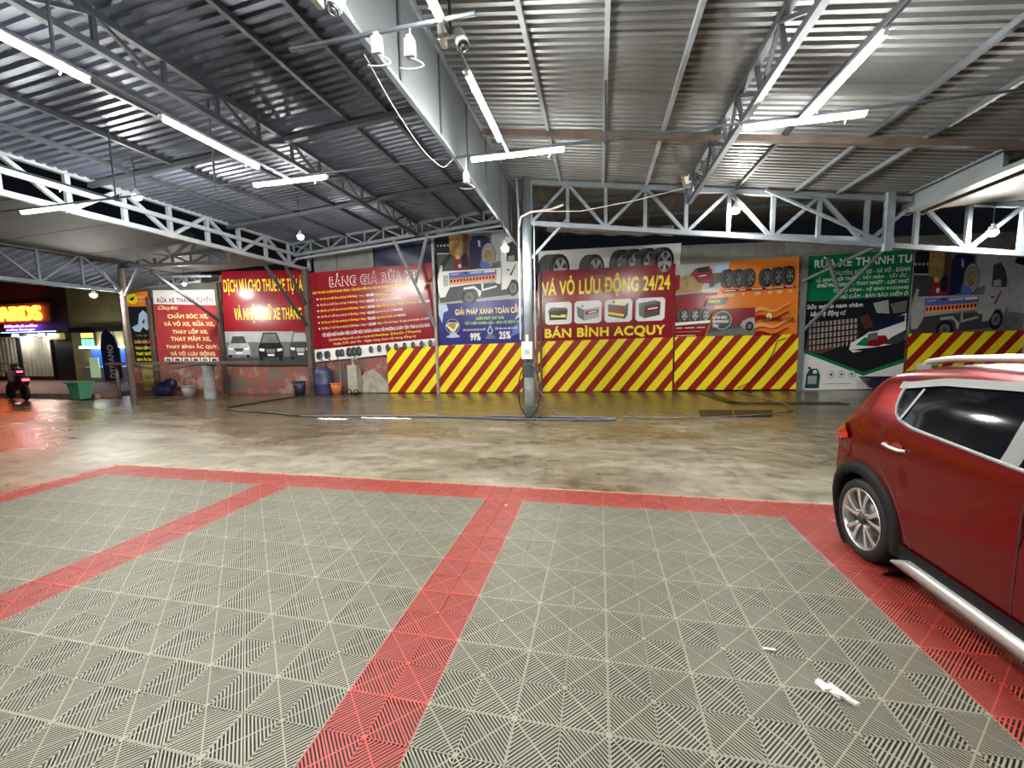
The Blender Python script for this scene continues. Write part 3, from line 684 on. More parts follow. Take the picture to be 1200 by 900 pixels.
for k in range(4):
    v = .34-k*.105; it = []
    top = [(.645+.27*s/10, v+.03*math.sin(s*.75+.5)+.004*s) for s in range(11)]; bot = [(a, b_-.055+.004*i) for i, (a, b_) in enumerate(top)]
    p.polys('printed_wave', [(top+bot[::-1], LORANGE if k % 2 == 0 else RED)])
p.polys('printed_emblem', [(ell(.757, .245, .024, .05, 9), CREAM), (ell(.75, .215, .02, .03, 8), SAND)])
p.text('LANVIGATOR', .70, .175, .955, .225, BLK, .01, .2); p.text('TIRE', .92, .155, .965, .175, BLK, .01, .2)

# --- green banner
p = Poster('green_banner', (7.11, 4.07), (10.0, 4.16), (9.97, .03), (7.08, .0), WHITE, 'tall green and white oil banner reading RỬA XE THANH TU', off=.03)
p.polys('printed_field', [([(0, .665), (1, .668), (1, 1), (0, 1)], GREEN)])
p.text('RỬA XE THANH TU', .07, .905, .995, .985, WHITE, .04)
for t, u0, v in (('CHUYÊN: RỬA XE - VÁ VỎ - ĐÁNH', .25, .845), ('VỆ SINH NỘI THẤT - TẨY MÂM - TẨY ỐC -', .09, .80), ('KHỬ MÙI NANO - THAY NHỚT - LỌC NHỚ', .11, .758), ('TẨY Ố KÍNH - VỆ SINH KHOANG', .27, .716), ('PHỦ GẦM - BÁN BẢO HIỂM Ô', .31, .675)):
    p.text(t, u0, v, .985, v+.042, WHITE, .03, .15)
it = [([(0, .315), (0, .665), (1, .668), (1, .22), (.62, .125)], BLK), ([(0, .315), (.62, .125), (1, .22), (1, .19), (.62, .10), (0, .29)], GREEN)]
it += [([(.03, .30), (.06, .52), (.52, .535), (.55, .39), (.20, .27)], BRN)]
for k in range(12): it.append(([(.07+k*.04, .30-.004*k+.006*k), (.085+k*.04, .30+.004*k), (.075+k*.04, .525), (.055+k*.04, .525)], GR3))
for k in range(5): it.append(([(.06, .33+k*.045), (.53, .36+k*.042), (.53, .37+k*.042), (.06, .34+k*.045)], BLK))
it += [([(.54, .53), (.62, .56), (.68, .46), (.6, .44)], BRN), ([(.66, .63), (.8, .65), (.82, .55), (.7, .56)], GR3), ([(.82, .62), (.98, .64), (.98, .56), (.86, .55)], GR2)]
it += [([(.46, .30), (.47, .345), (.60, .40), (.70, .46), (.98, .55), (.995, .36), (.90, .33), (.75, .305), (.5, .275)], WHITE), ([(.64, .42), (.72, .49), (.97, .54), (.97, .49), (.72, .43)], NAVY), ([(.52, .33), (.60, .385), (.66, .37), (.62, .32)], GREEN), ([(.62, .32), (.66, .39), (.80, .395), (.84, .35), (.74, .315)], RED), ([(.62, .355), (.63, .41), (.72, .42), (.73, .37)], GR2),
       ([(.78, .33), (.86, .38), (.99, .43), (.99, .36), (.9, .325)], GR1), ([(.47, .295), (.7, .31), (.9, .33), (.9, .32), (.6, .285)], BLK)]
p.polys('printed_engine_and_car', it)
p.text('Sức mạnh nam châm', .02, .60, .56, .645, WHITE, .03); p.text('bảo vệ động cơ', .06, .545, .40, .595, WHITE, .03)
q = lambda x, y: (.04+.16*x, .015+.155*y)
p.polys('printed_oil_can', [(xf([(.05, 0), (.9, 0), (.95, .6), (.75, .95), (.3, .95), (.1, .7)], q), M('dark_teal_print', (.01, .07, .06), .3)), (xf([(.2, .2), (.75, .2), (.75, .6), (.2, .6)], q), GR3), (xf([(.15, .95), (.35, .95), (.35, 1.04), (.15, 1.04)], q), RED), (xf([(.5, .72), (.75, .72), (.7, .88), (.5, .88)], q), WHITE)])
for k in range(3): p.polys('printed_icon', [(ell(.30+.10*k, .115, .032, .028), GR3), (ell(.30+.10*k, .115, .024, .021), WHITE), (ell(.30+.10*k, .115, .012, .010), GR1)])
p.rect(.24, .045, .50, .049, GR3, 'printed_caption')

# --- far right truck banner
p = Poster('truck_banner', (10.05, 4.1), (13.0, 4.0), (13.05, 1.6), (10.03, 1.6), GR3, 'picture of a white utility truck at far right above the red car', off=.03)
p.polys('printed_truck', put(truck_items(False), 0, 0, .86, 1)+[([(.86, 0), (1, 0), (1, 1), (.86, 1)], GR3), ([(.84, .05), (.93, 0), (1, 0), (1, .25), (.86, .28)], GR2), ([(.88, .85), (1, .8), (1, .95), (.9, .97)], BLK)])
# --- blue fuel banner with the same truck
p = Poster('truck_banner', (-4.25, 5.25), (-1.42, 5.25), (-1.48, 1.55), (-4.24, 1.5), GR3, 'truck picture and blue fuel saving banner left of the column', off=.03)
p.polys('printed_truck', put(truck_items(True), 0, .395, 1, .98))
p.polys('printed_field', [([(0, 0), (1, 0), (1, .41), (0, .385)], BLUE), ([(0, .385), (.10, .385), (.12, .33), (.06, .31), (.04, .22), (0, .30)], SKYB), ([(.86, .08), (1, .12), (1, .20), (.9, .18)], MBLUE), ([(.9, .22), (1, .34), (1, .27)], SKYB)])
p.text('GIẢI PHÁP XANH TOÀN CẦU', .20, .285, .98, .365, CREAM, .035)
p.text('GIẢM PHÁT KHÍ THẢI', .45, .235, .78, .272, LIME, .03); p.text('TIẾT KIỆM NHIÊN LIỆU - BẢO VỆ ĐỘNG CƠ', .31, .192, .98, .232, LIME, .03)
p.text('Giảm phát khí thải độc hại đến', .29, .140, .56, .168, WHITE, .02); p.text('Tiết kiệm nhiên liệu lên đến', .67, .142, .94, .170, WHITE, .02)
p.text('99%', .375, .055, .50, .125, WHITE, .06); p.text('25%', .72, .06, .86, .13, WHITE, .06); p.text('PRODUCTS', .565, .068, .675, .088, SKYB, .0)
p.polys('printed_drop', [([(.615, .19), (.65, .14), (.64, .115), (.615, .105), (.59, .115), (.58, .14)], SKYB), ([(.615, .172), (.635, .14), (.628, .122), (.602, .122), (.595, .14)], BLUE), ([(.56, .103), (.615, .093), (.67, .103), (.615, .099)], SKYB)])
p.polys('printed_emblem', [(ell(.165, .19, .085, .065), SKYB), (ell(.165, .19, .08, .061), BLUE), ([(.085, .20), (.12, .225), (.235, .22), (.245, .20), (.19, .14), (.15, .14)], CREAM), ([(.10, .205), (.16, .222), (.22, .212), (.18, .16)], SAND), ([(.14, .135), (.20, .135), (.23, .11), (.12, .11)], SKYB), (ell(.17, .10, .085, .012), SKYB)])
p.rect(.155, .018, .42, .026, WHITE, 'printed_caption')

# --- price banner
p = Poster('price_banner', (-8.67, 4.13), (-4.40, 4.31), (-4.28, 1.46), (-8.67, 1.10), RED, 'dark red price list banner reading BẢNG GIÁ RỬA XE', off=.04)
p.polys('printed_field', [([(0, 0), (1, 0), (1, .135), (0, .14)], WHITE)])
p.text('BẢNG GIÁ RỬA XE', .17, .825, .87, .965, RED, .03, outline=WHITE)
p.text('QUÝ XE RỬA 10 LẦN/THÁNG TẶNG 1 LẦN RỬA MIỄN PHÍ, RỬA XE THÁNG GIÁ ƯU ĐÃI DÀNH CHO KHÁCH HÀNG', .02, .755, .985, .800, YEL, .02)
rows = (('Gói 1A, xe 4 chỗ rửa xe hút bụi 10 lần/tháng: 1 tháng =', '400.000', '(giá chưa khuyến mãi', '500.000)', .74), ('Gói 2A, xe 4 chỗ rửa xe hút bụi 15 lần/tháng: 1 tháng =', '600.000', '(giá chưa khuyến mãi', '800.000)', .74), ('Gói 3A, xe 4 chỗ rửa xe hút bụi 25 lần/tháng: 1 tháng =', '1.000.000', '(tặng 1 lần phủ bóng 1 lần (giá chưa khuyến mãi', '1.500.000)', .96),
        ('Gói 1B, xe 7 chỗ rửa xe hút bụi 10 lần/tháng: 1 tháng =', '450.000', '(giá chưa khuyến mãi', '600.000)', .74), ('Gói 2B, xe 7 chỗ rửa xe hút bụi 15 lần/tháng: 1 tháng =', '700.000', '(giá chưa khuyến mãi', '1.000.000)', .76), ('Gói 3B, xe 7 chỗ rửa xe hút bụi 25 lần/tháng: 1 tháng =', '1.200.000', '(tặng 1 lần phủ bóng 1 lần (giá chưa khuyến mãi', '2.000.000)', .975))
for k, (a, b_, c_, d, e) in enumerate(rows):
    v = .683-k*.066; h = .038
    p.polys('bullet', [(ell(.055, v+.018, .008, .010, 8), WHITE)])
    p.text(a, .075, v, .45, v+h, CREAM if k % 2 else YEL, .02); p.text(b_, .455, v, .52, v+h*.85, WHITE, .03); p.text(c_, .53, v, e-.075, v+h, CREAM if k % 2 else YEL, .02); p.text(d, e-.07, v, e, v+h*.85, WHITE, .03)
p.text('VỚI ĐỘI NGŨ NHÂN VIÊN CHĂM SÓC KHÁCH HÀNG VỚI PHƯƠNG CHÂM TẬN TÌNH & CHU ĐÁO', .075, .265, .945, .325, WHITE, .03)
p.text('Quý khách hàng đăng ký nhận ưu đãi vui lòng liên hệ', .13, .215, .49, .25, CREAM, .01); p.text('Hotline ZALO: (Thanh)', .50, .215, .87, .25, YEL, .01)
p.text('Hoặc STK chủ TK - Ngân hàng theo nội dung đăng ký', .165, .165, .83, .20, CREAM, .01)
for u, n in ((.05, 2), (.115, 1)): p.polys('printed_tyre', tyre_items(u, .068, .045, .55, .8, GR2)); 
for u in (.20, .235): p.polys('printed_tyre', tyre_items(u, .075, .042, .55, .5, GR2))
for u in (.295, .335, .375): p.polys('printed_tyre', tyre_items(u, .075, .052, .5, .5, GR2))
for k in range(8): p.polys('printed_tyre', tyre_items(.47+k*.068, .08, .04, .55, .15, GR2))

# --- car rental banner
p = Poster('rental_banner', (-11.87, 4.30), (-8.80, 4.25), (-8.82, .99), (-11.98, 1.03), RED, 'red car rental banner with three printed cars above the rail', off=.04)
p.text('DỊCH VỤ CHO THUÊ XE TỰ LÁI', .02, .745, .97, .945, YEL, .02); p.text('VÀ NHẬN GIỮ XE THÁNG', .13, .45, .93, .655, YEL, .02)
it = [([(0, 0), (1, 0), (1, .36), (0, .365)], GR2), ([(0, .25), (1, .25), (1, .36), (0, .365)], GR3), ([(0, 0), (1, 0), (1, .1), (0, .08)], GR1)]
def car_front(cx, w, h, base, body, dark):
    q = lambda x, y: (cx+w*x, base+h*y)
    return [(xf([(-.5, .12), (-.5, .5), (-.42, .62), (-.28, 1), (.28, 1), (.42, .62), (.5, .5), (.5, .12)], q), body), (xf([(-.36, .64), (-.25, .95), (.25, .95), (.36, .64)], q), dark), (xf([(-.46, .45), (-.25, .42), (-.27, .33), (-.46, .36)], q), WHITE), (xf([(.46, .45), (.25, .42), (.27, .33), (.46, .36)], q), WHITE), (xf([(-.2, .42), (.2, .42), (.17, .28), (-.17, .28)], q), dark), (xf([(-.14, .24), (.14, .24), (.14, .17), (-.14, .17)], q), WHITE), (xf([(-.46, .12), (-.32, .12), (-.32, 0), (-.46, 0)], q), BLK), (xf([(.46, .12), (.32, .12), (.32, 0), (.46, 0)], q), BLK)]
it += car_front(.16, .27, .24, .085, GR3, GR1) + car_front(.54, .29, .30, .05, BLK, GR2) + car_front(.89, .25, .30, .06, GR1, GR3)
p.polys('printed_cars', it)

# --- red service poster
p = Poster('service_poster', (-14.55, 3.74), (-12.12, 3.68), (-12.03, 1.15), (-14.6, 1.19), M('faded_red_print', (.42, .05, .055), .3, var=.2, scale=1.5), 'faded red poster reading RỬA XE THANH TUYỀN left of the rental banner', 'poster', off=.04)
p.polys('printed_field', [([(0, .81), (1, .79), (1, 1), (0, 1)], WHITE)])
p.text('RỬA XE THANH TUYỀN', .06, .825, .93, .925, RED, .03)
p.text('Chuyên:', .06, .715, .38, .785, CREAM, .03, .35)
for k, (t, u0, u1) in enumerate((('CHĂM SÓC XE,', .20, .83), ('VÁ VỎ XE, RỬA XE,', .13, .91), ('THAY LỐP XE,', .25, .80), ('THAY MÂM XE,', .22, .83), ('THAY BÌNH ẮC QUY,', .13, .93), ('VÁ VỎ LƯU ĐỘNG', .19, .87))):
    p.text(t, u0, .60-k*.105, u1, .685-k*.105, CREAM, .05)
for k in range(6): p.polys('printed_thumbnail', [([(.09+k*.14, .01), (.21+k*.14, .01), (.21+k*.14, .065), (.09+k*.14, .065)], WHITE), ([(.11+k*.14, .015), (.19+k*.14, .015), (.18+k*.14, .045), (.12+k*.14, .05)], GR1 if k % 2 else GR2)])
# --- black and yellow upright sign
p = Poster('upright_sign', (-15.62, 3.72), (-14.72, 3.70), (-14.72, 1.2), (-15.5, 1.2), BLK, 'narrow black and orange upright sign beside the leftmost post', 'sign', off=.06)
p.polys('printed_header', [([(0, .79), (1, .79), (1, 1), (0, 1)], ORANGE), (ell(.28, .90, .24, .08), YEL), ([(.15, .90), (.25, .91), (.42, .94), (.32, .88), (.25, .87)], BLK)])
p.rect(.5, .90, .85, .94, LORANGE, 'printed_caption'); p.rect(.5, .85, .85, .87, LORANGE, 'printed_caption')
p.polys('printed_water_drop', [([(.1, .5), (.4, .54), (.5, .68), (.7, .74), (.88, .68), (.9, .5), (.78, .45), (.6, .5), (.45, .43), (.2, .44)], SKYB), ([(.6, .58), (.72, .62), (.72, .56), (.62, .54)], GR1)])
p.text('RỬA XE', .25, .365, .75, .40, M('olive_text', (.25, .22, .03), .3), .02)
for k, t in enumerate(('CHĂM SÓC XE', 'THAY LỐP XE', 'THAY NHỚT', 'BÌNH ẮC QUY')): p.text(t, .10, .265-k*.085, .95, .325-k*.085, YEL if k != 0 else LORANGE, .06)
p = Poster('yellow_sign', (-15.3, 1.1), (-14.72, 1.1), (-14.7, .18), (-15.25, .16), M('dull_yellow_print', (.42, .33, .10), .4, var=.3, scale=3), 'dull yellow RỬA XE board low beside the leftmost post', 'sign', off=.06)
p.text('THANH TUYỀN', .1, .82, .9, .93, BRN, .02); p.text('RỬA XE', .12, .42, .92, .66, BRN, .03); p.text('THAY NHỚT', .1, .12, .9, .24, BRN, .02)

# ------------------------------------------------------------------ suspended tube lights on thin rails
ZR_ = 3.99
def rail(name, label, a, b, rods, r=.016):
    t = empty(name, a, label=label, cat='light rail')
    mb = MB(); mb.tube([a, b], r, STEELD, 8); mb.build('pipe', t)
    for x, y, zt_ in rods:
        mb = MB(); mb.tube([(x, y, ZR_), (x, y, zt_)], .013, STEELD, 6); mb.build('hanger_rod', t)
YC = 3.48
rail('cross_rail', 'thin dark pipe strung across the bay carrying four crosswise tube lights', (-9, YC, ZR_+.045), (7.2, YC, ZR_+.045), [(-6.5, YC, zL(-6.5)), (-4.6, YC, zL(-4.6)), (1.03, YC, zR(1.03))])
rail('tube_rail', 'thin dark pipe along the far left row of tube lights', (-6.42, -5, ZR_), (-6.42, YC, ZR_), [(-6.42, 0, zL(-6.4))])
rail('tube_rail', 'thin dark pipe along the second row of tube lights from the left', (-3.3, -5, ZR_), (-3.3, YC, ZR_), [(-3.3, .9, zL(-3.3))], .022)
rail('tube_rail', 'thin dark pipe along the tube lights next to the pale bulkhead', (-.15, -5, ZR_), (-.15, YC, ZR_), [(-.15, 1.4, zR(-.15))])
rail('tube_rail', 'pale pipe along the tube light row on the right', (3.08, -5, ZR_), (3.08, YC, ZR_), [(3.08, .9, zR(3.08))], .022)
rail('tube_rail', 'thin dark pipe crossing under the bulkhead with the camera adapters', (-1.4, 1.22, ZR_-.04), (.1, 1.22, ZR_-.04), [])
def tube_light(c, along, label, L=1.2):
    c = Vector(c); d = Vector((1, 0, 0)) if along == 'x' else Vector((0, 1, 0))
    t = empty('tube_light', c, label=label, cat='tube light', group='suspended LED tube lights')
    a, b = c-d*L/2, c+d*L/2
    mb = MB(); mb.bar(a+Vector((0, 0, .028)), b+Vector((0, 0, .028)), .06, .016, WPLAS); mb.build('housing', t)
    mb = MB(); mb.tube([a+d*.02, b-d*.02], .021, LED, 8); mb.build('diffuser', t)
    for q, s in ((a, 1), (b, -1)):
        mb = MB(); mb.tube([q, q+d*s*.022], .0225, WPLAS, 8); mb.build('end_cap', t)
    mb = MB(); e = b-d*.2; mb.tube([e+Vector((0, 0, .02)), e+Vector((0, 0, -.01))+d*.02, e+Vector((0, .0, -.07))], .006, WPLAS, 5); mb.build('tie', t)
zt_ = 3.93
tube_light((-7.95, YC, zt_+.045), 'x', 'lit tube light at far left, crosswise, under the pale box truss')
tube_light((-3.33, YC, zt_+.045), 'x', 'lit crosswise tube light left of the pale bulkhead')
tube_light((-.05, YC, zt_+.045), 'x', 'lit crosswise tube light in front of the centre column')
tube_light((3.12, YC, zt_+.045), 'x', 'lit crosswise tube light on the right by the lattice truss')
tube_light((-6.42, 2.33, zt_), 'y', 'lit lengthwise tube light on the far left rail')
tube_light((-3.3, 2.30, zt_), 'y', 'lit lengthwise tube light, second from left, farther one')
tube_light((-3.3, .52, zt_), 'y', 'lit lengthwise tube light at the upper left picture edge')
tube_light((-.15, 2.38, zt_), 'y', 'lit lengthwise tube light below the bulkhead, farther one')
tube_light((-.15, .60, zt_), 'y', 'lit lengthwise tube light at the top edge by the adapters')
tube_light((3.08, 2.68, zt_), 'y', 'lit lengthwise tube light on the right under the tin roof')
for x, y in ((-6.42, -.9), (-3.3, -1.3), (-.15, -1.2), (-3.3, -3.2), (-.15, -3.1)):
    tube_light((x, y, zt_), 'y', 'lit lengthwise tube light of the row continuing behind the viewpoint')
def bulb(c, label, ztop, r=.07):
    c = Vector(c); t = empty('light_bulb', c, label=label, cat='light bulb', group='hanging LED bulbs')
    mb = MB(); mb.lathe([(0, -r*1.05), (r*.38, -r*.97), (r*.72, -r*.75), (r*.95, -r*.35), (r, 0), (r*.97, r*.18)], LEDW, c, n=14); mb.build('globe', t)
    mb = MB(); mb.lathe([(r*1.01, r*.12), (r*.98, r*.3), (r*.62, r*1.2), (.022, r*1.3), (.022, .13), (0, .13)], WPLAS, c, n=14); mb.build('socket', t)
    mb = MB(); mb.tube([c+Vector((0, 0, .11)), (c.x, c.y, ztop)], .007, BLACK, 5); mb.build('cord', t)
bulb((-5.84, 6.78, 4.2), 'round lit bulb hanging left of the bulkhead before the rear truss', zL(-5.84))
bulb((-12.62, 6.97, 3.17), 'lit bulb at far left over the green bin', 3.36)
bulb((-.80, 6.05, 3.45), 'lit bulb just left of the centre column', 4.0)
bulb((3.40, 6.62, 3.98), 'lit bulb on the right truss above the orange tyre banner', 4.25)
bulb((7.27, 6.60, 3.3), 'lit bulb at far right over the truck picture', 3.75)
bulb((-7.2, 4.31, 4.4), 'lit bulb inside the pale box truss on the left', zL(-7.2))
bulb((-11.9, 8.95, 3.70), 'lit bulb above the faded red service poster', 4.18, .045)
# flood lamp on the right truss, unlit
fl = empty('flood_lamp', (2.6, 6.35, 4.5), label='small black flood lamp on the lengthwise truss above the battery banner', cat='flood lamp')
mb = MB(); F0 = Vector((2.52, 6.30, 4.55)); n_ = Vector((-.55, -.55, -.35)).normalized(); u_ = n_.cross(Vector((0, 0, 1))).normalized(); v_ = u_.cross(n_)
for sgn, m, w_, h_, d0, d1 in ((1, BLACK, .15, .19, -.08, 0), (1, M('flood_glass', (.55, .50, .30), .15), .09, .13, 0, .004)):
    vs = [F0+n_*d+u_*a*w_+v_*b*h_ for d in (d0, d1) for a, b in ((-1, -1), (1, -1), (1, 1), (-1, 1))]
    mb.add(vs, [(0, 1, 2, 3), (7, 6, 5, 4), (0, 4, 5, 1), (1, 5, 6, 2), (2, 6, 7, 3), (3, 7, 4, 0)], m)
mb.build('housing', fl); mb = MB(); mb.bar(F0-n_*.07, (2.62, 6.42, 4.3), .03, .03, STEELL); mb.build('bracket', fl)
# cameras and power adapters
APL = M('off_white_plastic', (.34, .335, .32), .45)
def adapter(c, label, hang=.09):
    c = Vector(c); t = empty('power_adapter', c, label=label, cat='power adapter')
    mb = MB(); mb.box(c-Vector((.035, .025, .07)), c+Vector((.035, .025, .05)), APL); mb.build('case', t)
    mb = MB(); mb.box(c+Vector((-.02, -.02, .05)), c+Vector((.02, .02, .075)), GR3); mb.build('plug', t)
    pts = [c+Vector((0, 0, -.07))+Vector((.10*math.sin(k*.55), .02*k/8, -.05*math.sin(k*.4)-.006*k)) for k in range(9)]
    mb = MB(); mb.tube(pts, .006, APL, 5); mb.build('cord', t)
    mb = MB(); mb.tube([c+Vector((0, 0, .07)), c+Vector((.01, 0, hang))], .004, APL, 5); mb.build('hanger', t)
adapter((-.66, 1.22, 3.87), 'small white adapter hanging left under the bulkhead pipe')
adapter((-.40, 1.22, 3.81), 'white adapter with looped cord hanging right under the bulkhead pipe', .15)
adapter((-.72, 3.48, 3.78), 'white plug adapter dangling near the crosswise tube before the column', .26)
def cctv(c, d, label, antenna=False):
    c = Vector(c); d = Vector(d).normalized(); t = empty('security_camera', c, label=label, cat='security camera')
    mb = MB(); mb.tube([c-d*.10, c+d*.06], [.045, .05], WPLAS, 14); mb.build('body', t)
    mb = MB(); mb.tube([c+d*.055, c+d*.075], [.043, .04], BLACK, 14); mb.sphere(c+d*.075, .03, BLACK, 10); mb.build('lens', t)
    mb = MB(); mb.tube([c, c+Vector((-.06, 0, .05)), c+Vector((-.13, 0, .06))], .018, WPLAS, 8); mb.box(c+Vector((-.17, -.05, .0)), c+Vector((-.13, .05, .12)), WPLAS); mb.build('bracket', t)
    if antenna: mb = MB(); mb.tube([c+Vector((.03, 0, 0)), c+Vector((.1, .02, -.14))], .008, WPLAS, 6); mb.build('antenna', t)
cctv((-.07, 1.42, 3.93), (.3, -.35, -.75), 'white bullet security camera pointing down beside the tube light')
cctv((-.74, .86, 3.92), (-.3, -.2, -.9), 'white antenna security camera at the top edge on the bulkhead', True)

mb = MB(); mb.tube([(-.3, 6.6, 4.25), (.6, 6.6, 4.18), (1.6, 6.58, 4.28), (2.6, 6.5, 4.42)], .010, WPLAS, 5); mb.build('loose_cable', label='pale cable draped along the right truss beside the column', cat='cable')

# ------------------------------------------------------------------ red hatchback
CARP = M('metallic_red_paint', (.15, .0012, .0022), .27, .7, coat=.35, var=.05, scale=20, spec=.25)
GLASS = M('tinted_car_glass', (.003, .0034, .0045), .05, spec=.14)
CHROME = M('brushed_silver', (.55, .545, .54), .3, .8); GREYTR = M('grey_trim', (.16, .16, .16), .38, .2)
CLAD = M('black_cladding', (.008, .008, .0085), .6, spec=.12); ALLOY = M('machined_alloy', (.70, .69, .68), .26, .9); DARKM = M('dark_wheel_metal', (.03, .03, .032), .45, .5)
LAMPR = M('tail_lamp_red', (.35, .004, .006), .08, coat=1); TYREM = M('tyre_rubber', (.012, .012, .0125), .6, spec=.2)
CARX = 3.63; CARY = 1.55
car = empty('hatchback_car', (CARX, CARY, .0245), label='red hatchback car parked at right on the mat stripe', cat='car')
def lerp_tab(tab, x):
    if x >= tab[0][0]: return tab[0][1]
    for (a, va), (b_, vb) in zip(tab, tab[1:]):
        if b_ <= x <= a: t = (a-x)/(a-b_); t = t*t*(3-2*t)*.35 + t*.65; return va+(vb-va)*t
    return tab[-1][1]
ZT = [(.50, .55), (.485, .72), (.45, .82), (.40, .89), (.34, .955), (.28, 1.0), (.22, 1.05), (.17, 1.115), (.12, 1.225), (.07, 1.32), (.02, 1.375), (-.06, 1.41), (-.2, 1.435), (-.5, 1.46), (-1.1, 1.46), (-1.5, 1.44), (-1.75, 1.33), (-2.25, 1.03), (-2.5, .98), (-2.9, .88), (-3.05, .74), (-3.1, .5)]
WD = [(.50, .69), (.44, .745), (.36, .785), (.2, .81), (0, .818), (-.5, .815), (-2.0, .815), (-2.5, .81), (-2.85, .74), (-3.1, .56)]
BELT = [(.50, .46), (.46, .74), (.40, .82), (.34, .895), (.28, .945), (.2, 1.0), (.1, 1.06), (.0, 1.08), (-.4, 1.05), (-1.2, 1.0), (-2.0, .95), (-2.4, .92), (-2.9, .80), (-3.1, .45)]
RA, ZA = .365, .295
def zlow(y):
    z = .24
    for c in (0, -2.385):
        if abs(y-c) < RA: z = max(z, ZA+math.sqrt(RA*RA-(y-c)**2))
    if y > .40: z = max(z, .24+.5*(y-.40))
    if y < -2.8: z = max(z, .22)
    return z
NS = 9
def section(y, lower=None):
    zt = lerp_tab(ZT, y); w = lerp_tab(WD, y); zl = zlow(y) if lower is None else lower; zb = min(lerp_tab(BELT, y), zt-.03); zl = min(zl, zb-.06)
    pts = []
    for k in range(NS):                                   # lower side: bulging door with a shoulder crease
        t = k/(NS-1); z = zl+(zb-zl)*t
        x = w*(1-.10*max(0, (.50-z)/.5)**2 - .035*max(0, (z-.80)/.25)**1.5) - .012*math.exp(-((z-.74)/.06)**2)
        pts.append((x, z))
    xb = pts[-1][0]; h = max(zt-zb, .01)
    zr = zb+h*.80; tum = .40*min(h*.80, .34)
    for k in range(1, 6):
        t = k/5; pts.append((xb-.012-tum*t**1.25, zb+(zr-zb)*t))
    xr = pts[-1][0]
    for k, (a, c_) in enumerate(((.94, .40), (.84, .68), (.62, .88), (.32, .97), (0, 1))): pts.append((xr*a, zr+(zt-zr)*c_))
    return pts
def surf_x(y, z):
    P = section(y, .2)
    for (xa, za), (xb, zb) in zip(P, P[1:]):
        if za <= z <= zb+1e-9: return xa+(xb-xa)*((z-za)/max(zb-za, 1e-6))
    return P[-1][0] if z > P[-1][1] else P[0][0]
ys = [.50, .495, .485, .47, .45, .43, .41, .39, .15, .12, .09, .06, .03, -.03]
ys += [RA*math.cos(math.pi*k/24) for k in range(0, 25)]
ys += [-.45, -.55, -.7, -.85, -1.0, -1.15, -1.3, -1.5, -1.62, -1.75, -1.9]
ys += [-2.385+RA*math.cos(math.pi*k/16) for k in range(0, 17)] + [-2.82, -2.9, -2.97, -3.02, -3.06, -3.1]
ys = sorted(set(round(y, 4) for y in ys), reverse=True)
P = []
for y in ys:
    s = section(y); w_ = s[3][0]; k_ = min(1, max(0, (y+.15)/.45)); cv = lambda x: y+.13*k_*max(0, 1-(x/w_)**2)
    P.append([(-x, cv(x), z) for x, z in s] + [(x, cv(x), z) for x, z in s[-2::-1]])
mb = MB(); mb.grid(P, CARP, True, flip=True)
for row, fl_ in ((P[0], False), (P[-1], True)):
    mb.add(row, [tuple(range(len(row)))[::-1] if not fl_ else tuple(range(len(row)))], CARP)
body = mb.build('body', car, local=True)
mb = MB(); mb.box((-.70, -2.95, .2), (.70, .42, .26), BLACK); 
for c_ in (0, -2.385):
    for s in (-1, 1):
        mb.lathe([(RA+.01, s*.78), (RA+.01, s*.45), (0, s*.45)], BLACK, (0, c_, ZA), 'x', 24)
mb.build('underbody', car, local=True)
def sides(name, fn, label=None):
    for s in (-1, 1):
        m_ = MB(); fn(s, m_); m_.build(name, car, local=True, label=label)
def patch(y0, y1, zlo, zhi, n, m, off, mat, sides=(-1,), mb=None):
    mb = mb or MB()
    for s in sides:
        G_ = []
        for i in range(n+1):
            y = y0+(y1-y0)*i/n; a, b_ = zlo(y), zhi(y); G_.append([(s*(surf_x(y, a+(b_-a)*j/m)+off), y, a+(b_-a)*j/m) for j in range(m+1)])
        mb.grid(G_, mat, True, flip=(s < 0) == (y1 < y0))
    return mb
SD = (-1, 1)
wlo = lambda y: lerp_tab([(-.20, 1.20), (-.235, 1.125), (-.30, 1.085), (-.42, 1.06), (-1.0, 1.018), (-1.75, .975)], y)
whi = lambda y: lerp_tab([(-.20, 1.275), (-.5, 1.325), (-1.0, 1.345), (-1.4, 1.325), (-1.65, 1.2), (-1.78, 1.05), (-1.95, .98)], y)
sides('rear_side_window', lambda s, mb: patch(-.205, -.99, wlo, whi, 22, 6, .006, GLASS, (s,), mb), label='black tinted side glass')
sides('front_side_window', lambda s, mb: patch(-1.07, -1.80, wlo, whi, 18, 6, .006, GLASS, (s,), mb))
sides('door_pillar', lambda s, mb: patch(-.985, -1.075, wlo, whi, 2, 6, .008, M('dark_pillar', (.07, .07, .072), .35), (s,), mb))
BT = [(-.185, 1.285), (-.19, 1.22), (-.205, 1.16), (-.235, 1.112), (-.29, 1.078), (-.42, 1.05), (-.7, 1.03), (-1.0, 1.008), (-1.4, .985), (-1.82, .965)]
sides('belt_trim', lambda s, mb: mb.tube([(s*(surf_x(y, z)+.005), y, z) for y, z in BT], .011, GREYTR, 6), 'grey window trim')
sides('rain_visor', lambda s, mb: patch(-.17, -1.62, whi, lambda y: whi(y)+.045, 30, 2, .028, GREYTR, (s,), mb), label='grey rain visor above the side glass')
for s in SD:
    for q in ([(-.305, 1.09), (-.285, 1.09), (-.335, 1.29), (-.355, 1.29)],):
        mb = MB(); mb.add([(s*(surf_x(y, z)+.0125), y, z) for y, z in q], [(0, 1, 2, 3)], GREYTR); mb.build('window_divider', car, local=True)
